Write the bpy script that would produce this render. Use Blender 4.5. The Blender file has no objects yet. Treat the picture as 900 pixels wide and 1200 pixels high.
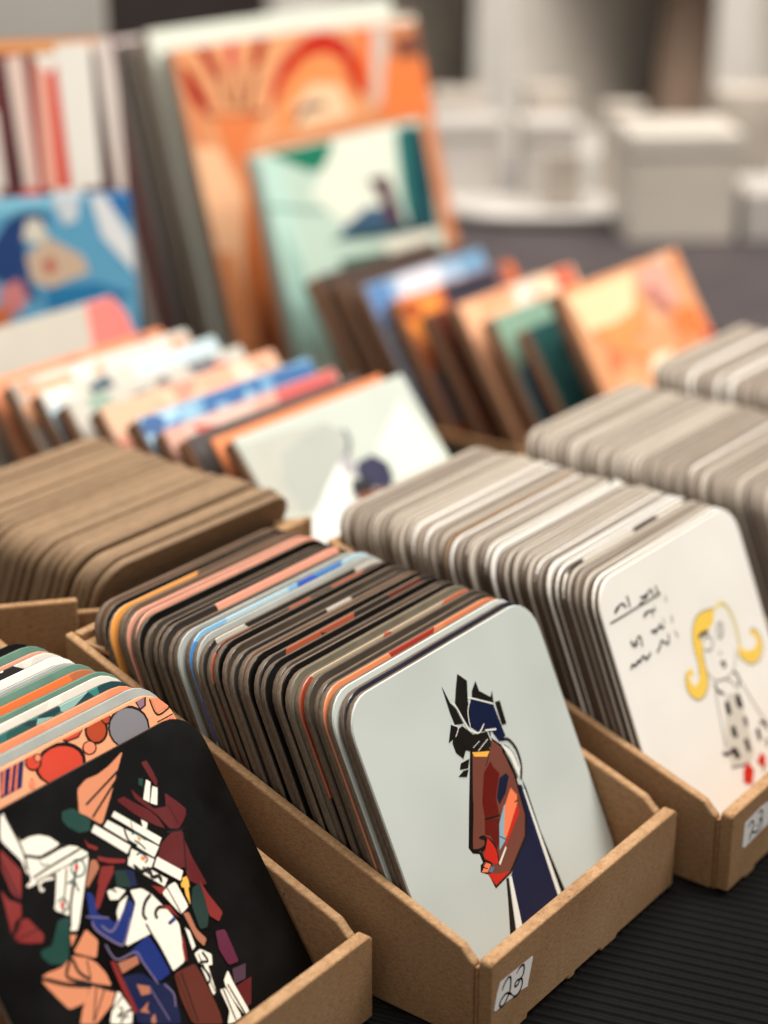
import bpy, bmesh, math, random
from mathutils import Matrix, Vector
S = 0.01                      # everything below is measured in centimetres
rnd = random.Random(7)
sc = bpy.context.scene
COL = sc.collection

# ------------------------------------------------------------------ camera
def make_camera():
    cd = bpy.data.cameras.new('camera'); co = bpy.data.objects.new('camera', cd); COL.objects.link(co)
    pitch, yaw = math.radians(21.575), math.radians(52.466)
    fw = Vector((math.sin(yaw)*math.cos(pitch), math.cos(yaw)*math.cos(pitch), -math.sin(pitch)))
    rt = Vector((math.cos(yaw), -math.sin(yaw), 0)); up = rt.cross(fw)
    m = Matrix((rt, up, -fw)).transposed().to_4x4()
    m.translation = Vector((-36.568, -24.187, 34.381))*S
    co.matrix_world = m
    cd.sensor_fit = 'VERTICAL'; cd.sensor_height = 36; cd.sensor_width = 27
    cd.lens = 2125.21/1200*36
    cd.clip_start = 0.02; cd.clip_end = 50
    cd.dof.use_dof = True; cd.dof.focus_distance = 0.556; cd.dof.aperture_fstop = 5.0
    sc.camera = co
make_camera()

# ------------------------------------------------------------------ world, lamps, exposure
sc.view_settings.view_transform = 'Standard'; sc.view_settings.look = 'None'
sc.view_settings.exposure = 0.0; sc.view_settings.gamma = 1.0
sc.cycles.use_denoising = True
sc.cycles.max_bounces = 8
w = bpy.data.worlds.new('World'); sc.world = w; w.use_nodes = True
w.node_tree.nodes['Background'].inputs[0].default_value = (1.0, 0.95, 0.88, 1)
w.node_tree.nodes['Background'].inputs[1].default_value = 0.54
def lamp(name, loc, target, size, watts, col):
    ld = bpy.data.lights.new(name, 'AREA'); ld.shape = 'RECTANGLE'; ld.size, ld.size_y = size[0]*S, size[1]*S
    ld.energy = watts; ld.color = col
    o = bpy.data.objects.new(name, ld); COL.objects.link(o)
    o.location = Vector(loc)*S
    o.rotation_euler = (Vector(target)-Vector(loc)).to_track_quat('-Z', 'Y').to_euler()
lamp('ceiling_lamp', (45, 30, 210), (35, 25, 0), (150, 110), 60, (1.0, 0.955, 0.89))
lamp('ceiling_lamp', (110, -90, 190), (30, 15, 0), (90, 90), 34, (1.0, 0.95, 0.88))
lamp('ceiling_lamp', (50, 45, 200), (125, 80, 0), (90, 60), 23, (1.0, 0.95, 0.88))

# small lamp added for the bright reflection it lays on the glossy boards
lamp('reflection_lamp', (190, -227, 134), (-5, 9, 7), (24, 40), 0.30, (0.95, 0.97, 1.0))

# ------------------------------------------------------------------ materials
def lin(h):
    h = h.lstrip('#'); r = []
    for i in (0, 2, 4):
        c = int(h[i:i+2], 16)/255
        r.append(c/12.92 if c <= 0.04045 else ((c+0.055)/1.055)**2.4)
    return (r[0], r[1], r[2], 1)
MATS = {}
def base_mat(name, rough=0.5, spec=0.5, coat=0.0, coat_rough=0.1):
    m = bpy.data.materials.new(name); m.use_nodes = True
    nt = m.node_tree; b = nt.nodes['Principled BSDF']
    b.inputs['Roughness'].default_value = rough
    b.inputs['Specular IOR Level'].default_value = spec
    b.inputs['Coat Weight'].default_value = coat
    b.inputs['Coat Roughness'].default_value = coat_rough
    return m, nt, b
def noisy(name, c1, c2, scale=300, rough=0.6, spec=0.4, bump=0.0, coat=0.0, stretch=None, detail=4, vary=0.0, coat_rough=0.1):
    """colour wandering between two tones; scale is per metre"""
    if name in MATS: return MATS[name]
    m, nt, b = base_mat(name, rough, spec, coat, coat_rough)
    tc = nt.nodes.new('ShaderNodeTexCoord'); mp = nt.nodes.new('ShaderNodeMapping')
    oi = nt.nodes.new('ShaderNodeObjectInfo'); va = nt.nodes.new('ShaderNodeVectorMath'); va.operation = 'ADD'
    nt.links.new(tc.outputs['Object'], va.inputs[0])
    cx = nt.nodes.new('ShaderNodeCombineXYZ'); nt.links.new(oi.outputs['Random'], cx.inputs[0]); nt.links.new(oi.outputs['Random'], cx.inputs[2])
    nt.links.new(cx.outputs[0], va.inputs[1]); nt.links.new(va.outputs[0], mp.inputs[0])
    if stretch: mp.inputs['Scale'].default_value = stretch
    n = nt.nodes.new('ShaderNodeTexNoise'); n.inputs['Scale'].default_value = scale; n.inputs['Detail'].default_value = detail
    nt.links.new(mp.outputs[0], n.inputs['Vector'])
    r = nt.nodes.new('ShaderNodeValToRGB'); r.color_ramp.elements[0].position = 0.3; r.color_ramp.elements[1].position = 0.7
    r.color_ramp.elements[0].color = lin(c1); r.color_ramp.elements[1].color = lin(c2)
    nt.links.new(n.outputs['Fac'], r.inputs[0])
    out = r.outputs[0]
    if vary:
        hs = nt.nodes.new('ShaderNodeHueSaturation'); mr = nt.nodes.new('ShaderNodeMapRange')
        mr.inputs['To Min'].default_value = 1-vary; mr.inputs['To Max'].default_value = 1+vary
        nt.links.new(oi.outputs['Random'], mr.inputs['Value']); nt.links.new(mr.outputs[0], hs.inputs['Value'])
        nt.links.new(out, hs.inputs['Color']); out = hs.outputs[0]
    nt.links.new(out, b.inputs['Base Color'])
    if coat:                                     # handled surface: sheen wanders a little
        n2 = nt.nodes.new('ShaderNodeTexNoise'); n2.inputs['Scale'].default_value = 45; n2.inputs['Detail'].default_value = 6
        nt.links.new(va.outputs[0], n2.inputs['Vector'])
        m2 = nt.nodes.new('ShaderNodeMapRange'); m2.inputs['From Min'].default_value = .3; m2.inputs['From Max'].default_value = .7
        m2.inputs['To Min'].default_value = max(rough-.12, .05); m2.inputs['To Max'].default_value = rough+.14
        nt.links.new(n2.outputs['Fac'], m2.inputs['Value']); nt.links.new(m2.outputs[0], b.inputs['Roughness'])
    if bump:
        bp = nt.nodes.new('ShaderNodeBump'); bp.inputs['Strength'].default_value = bump; bp.inputs['Distance'].default_value = 0.0006
        nt.links.new(n.outputs['Fac'], bp.inputs['Height']); nt.links.new(bp.outputs[0], b.inputs['Normal'])
    MATS[name] = m; return m
def patchy(name, cols, scale=60, rough=0.35):
    """printed picture edge: patches of flat colour, as of stained glass"""
    if name in MATS: return MATS[name]
    m, nt, b = base_mat(name, rough, 0.5, 0.25, 0.15)
    tc = nt.nodes.new('ShaderNodeTexCoord'); oi = nt.nodes.new('ShaderNodeObjectInfo')
    ml = nt.nodes.new('ShaderNodeMath'); ml.operation = 'MULTIPLY'; ml.inputs[1].default_value = 37.0
    nt.links.new(oi.outputs['Random'], ml.inputs[0])
    v = nt.nodes.new('ShaderNodeTexVoronoi'); v.voronoi_dimensions = '4D'; v.inputs['Scale'].default_value = scale
    nt.links.new(tc.outputs['Object'], v.inputs['Vector']); nt.links.new(ml.outputs[0], v.inputs['W'])
    sp = nt.nodes.new('ShaderNodeSeparateColor'); nt.links.new(v.outputs['Color'], sp.inputs[0])
    r = nt.nodes.new('ShaderNodeValToRGB'); r.color_ramp.interpolation = 'CONSTANT'
    e = r.color_ramp.elements
    while len(e) < len(cols): e.new(0.5)
    for i, c in enumerate(cols): e[i].position = i/len(cols); e[i].color = lin(c)
    nt.links.new(sp.outputs[0], r.inputs[0]); nt.links.new(r.outputs[0], b.inputs['Base Color'])
    MATS[name] = m; return m
def ink(name, hexa, rough=0.35):
    return noisy('print_'+name, hexa, hexa, 50, rough, 0.4, coat=0.1, coat_rough=0.15)
def cardboard():
    m, nt, b = base_mat('kraft_cardboard', 0.82, 0.2)
    tc = nt.nodes.new('ShaderNodeTexCoord')
    def nz(scale, detail, st=(1, 1, 1)):
        mp = nt.nodes.new('ShaderNodeMapping'); mp.inputs['Scale'].default_value = st
        n = nt.nodes.new('ShaderNodeTexNoise'); n.inputs['Scale'].default_value = scale; n.inputs['Detail'].default_value = detail
        nt.links.new(tc.outputs['Object'], mp.inputs[0]); nt.links.new(mp.outputs[0], n.inputs['Vector']); return n.outputs['Fac']
    def ramp(f, stops):
        r = nt.nodes.new('ShaderNodeValToRGB'); e = r.color_ramp.elements
        while len(e) < len(stops): e.new(0.5)
        for i, (p, c) in enumerate(stops): e[i].position = p; e[i].color = lin(c)
        nt.links.new(f, r.inputs[0]); return r.outputs[0]
    def mul(a, c, fac=1.0):
        x = nt.nodes.new('ShaderNodeMix'); x.data_type = 'RGBA'; x.blend_type = 'MULTIPLY'; x.inputs[0].default_value = fac
        nt.links.new(a, x.inputs[6]); nt.links.new(c, x.inputs[7]); return x.outputs[2]
    fine = nz(1300, 6); fibre = nz(420, 5, (1, 1, 4)); blot = nz(26, 5); speck = nz(520, 2)
    c = ramp(fine, [(.25, '#987b5e'), (.5, '#a68a6c'), (.8, '#b3987a')])
    c = mul(c, ramp(blot, [(.3, '#d8cfc6'), (.5, '#f4efe9'), (.75, '#ffffff')]))
    c = mul(c, ramp(fibre, [(.3, '#e2d8cf'), (.6, '#ffffff')]))
    c = mul(c, ramp(speck, [(.22, '#7d6a5a'), (.30, '#ffffff')]))
    g = nt.nodes.new('ShaderNodeNewGeometry')
    wear = ramp(g.outputs['Pointiness'], [(.50, '#ffffff'), (.56, '#fff4e4')])
    c = mul(c, wear)
    nt.links.new(c, b.inputs['Base Color'])
    bp = nt.nodes.new('ShaderNodeBump'); bp.inputs['Strength'].default_value = .16; bp.inputs['Distance'].default_value = .0006
    nt.links.new(fibre, bp.inputs['Height']); nt.links.new(bp.outputs[0], b.inputs['Normal'])
    return m
CARD = cardboard()
CARDCUT = noisy('kraft_cut_edge', '#8a6845', '#b28d63', 1400, 0.9, 0.1, 0.5)
MDF = noisy('hardboard_edge', '#574a3e', '#736353', 700, 0.75, 0.2, 0.3, stretch=(0.25, 3, 1), vary=0.16)
MDFDARK = noisy('hardboard_dark_edge', '#463a31', '#5e5044', 700, 0.75, 0.2, 0.3, stretch=(0.25, 3, 1), vary=0.2)
MDFTAN = noisy('hardboard_tan', '#705b46', '#8a7156', 700, 0.75, 0.25, 0.3, stretch=(0.25, 3, 1), vary=0.12)
MDFPALE = noisy('hardboard_pale', '#6f6358', '#85786b', 700, 0.75, 0.25, 0.3, stretch=(0.25, 3, 1), vary=0.12)
WOOD = noisy('tile_edge_wood', '#6a4a36', '#86634a', 300, 0.7, 0.25, 0.2, stretch=(1, 6, 1), vary=0.18)
WHITEP = noisy('shelf_white', '#d6cfc6', '#e0dad2', 40, 0.5, 0.4)
RUBBER = noisy('ribbed_rubber', '#090908', '#0e0d0c', 500, 0.65, 0.06, 0.15)
PAL = dict(navy='#121a38', navy2='#141c33', navyd='#1c2857', ink='#15120f', ink2='#110f0d', blackink='#0f0c0b', white='#e2e1d8', cream='#ece4d4', brown='#704034',
    maroon='#60150f', coral='#ee7c52', coral2='#ee8a66', red='#c2281c', red2='#c9241a', red3='#7c2522', tanx='#cf8460', sky='#86a9b5', steel='#55708a', yellow='#f0b04a', blond='#f2cb57', straw='#e6d68c',
    pencil='#6f6c60', pencil2='#4f4a42', grey2='#cfcabf', teal='#1f5650', green='#173d35', green2='#1b312c', tan='#cf8460', tan2='#a86a50', wine='#58191a', plum='#5a2238', plum2='#4a3340',
    blue='#1b2c6c', darkblue='#161d40', violet='#6c5f7c', brick='#5c2a20', scarlet='#cf4531', rust='#ae4424', slate='#7f7c82', mauve='#8d6d7e', label='#f2efec', pen='#17151a')

# ------------------------------------------------------------------ mesh helpers
def link_mesh(name, bm, mats, parent=None, smooth=False, matrix=None):
    me = bpy.data.meshes.new(name)
    bm.normal_update()
    bm.to_mesh(me); bm.free()
    for m in (mats if isinstance(mats, (list, tuple)) else [mats]): me.materials.append(m)
    if smooth:
        for p in me.polygons: p.use_smooth = True
    o = bpy.data.objects.new(name, me); COL.objects.link(o)
    if parent: o.parent = parent
    return o
def tag(o, label, cat, group=None):
    o['label'] = label; o['category'] = cat
    if group: o['group'] = group
    return o
def empty(name, loc=(0, 0, 0), rz=0):
    o = bpy.data.objects.new(name, None); COL.objects.link(o); o.empty_display_size = 0.02
    o.location = Vector(loc)*S; o.rotation_euler = (0, 0, rz); return o
def box_bm(bm, x0, x1, y0, y1, z0, z1, bev=0.0, mi=0, seg=2):
    g = bmesh.ops.create_cube(bm, size=1)
    vs = g['verts']
    for v in vs: v.co = Vector((x0+(v.co.x+.5)*(x1-x0), y0+(v.co.y+.5)*(y1-y0), z0+(v.co.z+.5)*(z1-z0)))*S
    fs = set(f for v in vs for f in v.link_faces)
    for f in fs: f.material_index = mi
    if bev:
        es = list(set(e for v in vs for e in v.link_edges))
        bmesh.ops.bevel(bm, geom=es, offset=bev*S, segments=seg, affect='EDGES', profile=0.5)
def prism_bm(bm, pts, plane, a, b, bev=0.0, seg=2):
    """pts: 2-D outline; plane 'yz' extrudes along x from a to b, 'xz' along y, 'xy' along z"""
    def P3(p, d):
        return Vector({'yz': (d, p[0], p[1]), 'xz': (p[0], d, p[1]), 'xy': (p[0], p[1], d)}[plane])*S
    lo = [bm.verts.new(P3(p, a)) for p in pts]; hi = [bm.verts.new(P3(p, b)) for p in pts]
    fs = [bm.faces.new(lo[::-1]), bm.faces.new(hi)]
    n = len(pts)
    for i in range(n): fs.append(bm.faces.new((lo[i], lo[(i+1) % n], hi[(i+1) % n], hi[i])))
    bmesh.ops.recalc_face_normals(bm, faces=fs)
    if bev:
        es = list(set(e for f in fs for e in f.edges))
        bmesh.ops.bevel(bm, geom=es, offset=bev*S, segments=seg, affect='EDGES', profile=0.5)
def rrect(w, h, r, n=7, inset=0.0):
    x0, x1, z0, z1 = -w/2+inset, w/2-inset, inset, h-inset; r = max(r-inset, 0.02)
    out = []
    for cx, cz, a0 in ((x1-r, z1-r, 0), (x0+r, z1-r, 90), (x0+r, z0+r, 180), (x1-r, z0+r, 270)):
        for i in range(n):
            a = math.radians(a0+90*i/(n-1)); out.append((cx+r*math.cos(a), cz+r*math.sin(a)))
    return out
def rings(bm, rs, cap0=True, cap1=True, mi=0):
    """rs: list of (outline, y); joins successive outlines with quads"""
    vr = [[bm.verts.new(Vector((p[0], y, p[1]))*S) for p in o] for o, y in rs]
    n = len(vr[0]); fs = []
    for a, b in zip(vr, vr[1:]):
        for i in range(n):
            fs.append(bm.faces.new((a[i], a[(i+1) % n], b[(i+1) % n], b[i])))
    for f in fs: f.smooth = True; f.material_index = mi
    if cap0: c = bm.faces.new(vr[0]); c.material_index = mi
    if cap1: c = bm.faces.new(vr[-1][::-1]); c.material_index = mi
def ribbon(pts, wd):
    """closed outline of a stroke with round-ish ends through a smoothed polyline"""
    P = [Vector(p) for p in pts]
    if len(P) > 2:                                   # Catmull-Rom
        Q = []
        for i in range(len(P)-1):
            p0 = P[max(i-1, 0)]; p1 = P[i]; p2 = P[i+1]; p3 = P[min(i+2, len(P)-1)]
            for k in range(5):
                t = k/5
                Q.append(0.5*((2*p1)+(p2-p0)*t+(2*p0-5*p1+4*p2-p3)*t*t+(3*p1-p0-3*p2+p3)*t**3))
        Q.append(P[-1]); P = Q
    quads = []; L = []; R = []
    for i, p in enumerate(P):
        d = (P[min(i+1, len(P)-1)]-P[max(i-1, 0)])
        if d.length < 1e-6: d = Vector((1, 0))
        d.normalize(); nn = Vector((-d.y, d.x))
        tt = i/(len(P)-1); wv = wd*(0.5 if 0.04 < tt < 0.96 else 0.32)
        L.append(p+nn*wv); R.append(p-nn*wv)
    for i in range(len(P)-1): quads.append([L[i], L[i+1], R[i+1], R[i]])
    return quads
def clip_poly(pl, c):
    for ax, lim, sg in ((0, c[0], 1), (0, c[1], -1), (1, c[2], 1), (1, c[3], -1)):
        out = []
        for i in range(len(pl)):
            a, b = pl[i-1], pl[i]; da, db = sg*(a[ax]-lim), sg*(b[ax]-lim)
            if (da >= 0) != (db >= 0):
                t = da/(da-db); out.append((a[0]+(b[0]-a[0])*t, a[1]+(b[1]-a[1])*t))
            if db >= 0: out.append((b[0], b[1]))
        pl = out
        if not pl: break
    return pl
def soften(pl, q=0.10):
    out = []
    for i in range(len(pl)):
        a, b = Vector(pl[i]), Vector(pl[(i+1) % len(pl)])
        out += [tuple(a+(b-a)*q), tuple(b+(a-b)*q)]
    return out
def artwork(name, items, parent, x0=0.0, y0=-0.004, step=0.00035, clip=None, soft=False, bold=1.0):
    """flat printed shapes laid one over another on a face that looks along -y"""
    bm = bmesh.new(); cols = []; k = 0
    for it in items:
        if it[1] not in cols: cols.append(it[1])
        mi = cols.index(it[1]); y = y0-step*k; k += 1
        polys = [soften(it[2]) if soft and len(it[2]) > 4 else it[2]] if it[0] == 'p' else ribbon(it[2], it[3]*bold)
        if clip: polys = [q for q in (clip_poly(pl, clip) for pl in polys) if len(q) > 2]
        for pl in polys:
            vs = [bm.verts.new(Vector((p[0]+x0, y, p[1]))*S) for p in pl]
            ed = [bm.edges.new((vs[i], vs[(i+1) % len(vs)])) for i in range(len(vs))]
            r = bmesh.ops.triangle_fill(bm, edges=ed, use_beauty=True, normal=(0, -1, 0)) if len(vs) > 4 else {'geom': [bm.faces.new(vs)]}
            for f in r['geom']:
                if isinstance(f, bmesh.types.BMFace):
                    f.material_index = mi; f.normal_update()
                    if f.normal.y > 0: f.normal_flip()
    return link_mesh(name, bm, [ink(c, PAL.get(c, c)) if not c.startswith('#') else ink(c, c) for c in cols], parent)

# ------------------------------------------------------------------ traced drawings, in cm on the face of each board
HEAD = [
    ('p','navy',[(5.52,8.04),(6.45,7.48),(6.51,6.36),(6.12,6.3),(5.9,6.82),(5.33,6.95),(5.04,7.26),(5.08,7.69)]),
    ('p','navy',[(6.02,4.92),(6.46,4.66),(6.35,0.79),(4.18,0.76),(4.52,2.38),(5.67,3.22)]),
    ('p','ink',[(6.57,4.85),(6.53,4.53),(6.55,0.8),(6.77,0.78),(6.59,2.97),(6.62,4.45)]),
    ('p','white',[(6.44,4.5),(6.35,0.79),(6.54,0.79),(6.53,4.49)]),
    ('p','ink',[(4.26,2.41),(4.38,2.38),(3.88,0.81),(3.53,0.74),(4.02,1.82)]),
    ('p','white',[(4.41,2.37),(4.54,2.37),(4.23,0.76),(3.91,0.81)]),
    ('p','ink',[(4.66,6.63),(5.6,6.3),(5.72,6.68),(6.2,6.15),(6.34,5.04),(6.22,3.74),(5.83,3.1),(4.6,2.46),(3.65,2.36),(3.56,2.88),(3.24,3.11),(3.35,3.3),(3.49,3.32),(3.47,3.62),(3.19,3.77),(3.09,4.0),(3.81,5.23)]),
    ('p','brown',[(4.74,6.54),(5.56,6.23),(5.72,6.6),(6.1,6.14),(6.25,5.08),(6.12,3.78),(5.77,3.18),(4.58,2.55),(3.71,2.46),(3.66,2.87),(3.41,3.09),(3.46,3.27),(3.62,3.3),(3.6,3.61),(3.29,3.82),(3.25,4.01),(3.98,5.15)]),
    ('p','maroon',[(4.91,5.74),(5.4,5.95),(5.44,5.72),(5.62,5.43),(5.07,4.83),(4.95,4.26),(4.25,4.47),(4.38,4.97)]),
    ('p','maroon',[(4.22,4.45),(4.91,4.2),(4.61,3.63),(4.29,3.36),(4.22,3.89),(4.0,4.03)]),
    ('s','ink',[(4.22,4.46),(4.59,4.35),(4.98,4.25)],0.06),
    ('s','ink',[(5.49,6.2),(5.26,6.0),(5.1,5.9)],0.03),
    ('s','ink',[(3.98,5.15),(3.27,4.0),(3.34,3.8),(3.71,3.71),(3.9,3.79),(3.9,3.94),(3.7,4.06)],0.09),
    ('s','ink',[(3.7,4.06),(3.89,4.02),(4.01,3.9),(3.9,3.71),(3.58,3.64)],0.07),
    ('p','navy2',[(5.54,5.3),(5.9,5.31),(6.0,5.17),(5.59,4.77),(5.12,4.56),(5.11,4.82)]),
    ('p','coral',[(5.89,4.81),(6.07,4.48),(5.88,4.14),(4.93,3.52),(4.82,3.61),(5.3,4.4)]),
    ('p','red',[(5.94,4.24),(5.91,3.96),(4.74,3.3),(4.73,3.4),(5.17,3.7)]),
    ('p','sky',[(5.31,4.46),(5.36,4.46),(4.84,3.65),(4.89,3.5),(4.4,3.31),(4.8,4.04)]),
    ('s','ink',[(4.62,3.69),(4.89,3.45)],0.05),
    ('s','ink',[(5.84,4.33),(6.04,4.32)],0.06),
    ('p','white',[(4.74,3.31),(4.74,3.23),(4.2,2.9),(4.17,2.98)]),
    ('p','red',[(4.07,3.91),(4.27,3.37),(4.14,2.97),(3.82,3.15),(3.6,3.43)]),
    ('s','ink',[(4.07,3.91),(4.24,3.62),(4.27,3.32),(4.18,2.99)],0.045),
    ('s','ink',[(3.52,3.6),(3.54,3.4),(3.81,3.17),(3.81,3.04)],0.06),
    ('p','coral',[(3.61,3.26),(3.8,3.11),(3.53,2.97),(3.28,3.09)]),
    ('p','steel',[(3.77,3.06),(3.91,2.97),(3.74,2.87),(3.59,2.96)]),
    ('s','ink',[(3.36,3.23),(3.59,3.07)],0.05),
    ('p','red',[(3.53,2.92),(4.04,2.68),(4.57,2.53),(3.7,2.44)]),
    ('p','yellow',[(4.71,6.53),(5.51,6.24),(5.31,6.13),(4.74,6.37)]),
    ('p','ink',[(5.28,8.98),(5.61,8.62),(5.33,8.05),(5.28,7.74),(4.98,7.28),(4.86,7.66),(4.72,8.21),(5.03,8.66)]),
    ('p','ink',[(4.39,8.91),(4.5,8.3),(4.67,8.02),(4.77,7.49),(4.38,7.61),(4.35,8.03)]),
    ('p','ink',[(5.99,8.47),(6.0,8.12),(6.43,7.74),(6.6,7.9),(6.48,7.51),(5.57,8.07),(5.67,8.25)]),
    ('p','ink',[(6.55,7.52),(6.8,7.47),(6.74,6.69),(6.51,6.74)]),
    ('p','ink',[(4.2,7.68),(4.5,7.48),(4.17,7.24),(3.83,7.22)]),
    ('p','ink',[(4.26,7.41),(4.68,7.45),(5.03,7.01),(5.88,6.79),(5.66,6.34),(5.31,6.32),(4.77,6.54),(4.46,6.71),(4.23,6.52),(4.0,6.82),(3.99,7.15)]),
    ('p','ink',[(4.04,6.44),(4.49,6.41),(4.29,6.17),(3.9,6.29)]),
    ('p','ink',[(4.04,6.19),(4.29,6.13),(4.1,5.96),(3.73,6.12)]),
    ('s','white',[(4.58,8.27),(4.73,8.0),(4.88,7.32),(5.03,7.12),(5.33,6.95),(5.7,7.11)],0.05),
    ('s','white',[(4.68,8.22),(4.91,7.23)],0.03),
    ('s','white',[(5.36,8.11),(5.53,8.05),(6.46,7.49)],0.05),
    ('s','white',[(6.46,7.49),(6.49,6.5)],0.025),
    ('s','white',[(5.4,8.02),(5.14,7.71),(5.02,7.27)],0.035),
    ('s','white',[(5.64,6.9),(6.16,6.73)],0.09),
    ('s','white',[(5.73,6.81),(5.76,6.5)],0.06),
    ('s','white',[(5.01,6.46),(5.61,6.61)],0.04),
    ('s','white',[(4.82,6.64),(5.2,6.71)],0.03),
    ('s','white',[(4.29,7.63),(4.47,7.47),(4.22,7.26)],0.03),
    ('p','white',[(6.14,6.2),(6.57,5.87),(6.69,5.23),(6.44,4.91),(6.36,5.62)]),
    ('s','ink',[(6.21,6.34),(6.56,6.21),(6.78,5.79),(6.76,5.28),(6.51,4.84)],0.09),
    ('s','ink',[(6.12,6.02),(6.26,5.58),(6.35,4.95)],0.07),
    ('s','ink',[(6.28,6.14),(6.55,5.78),(6.61,5.22)],0.03),
]
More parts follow.
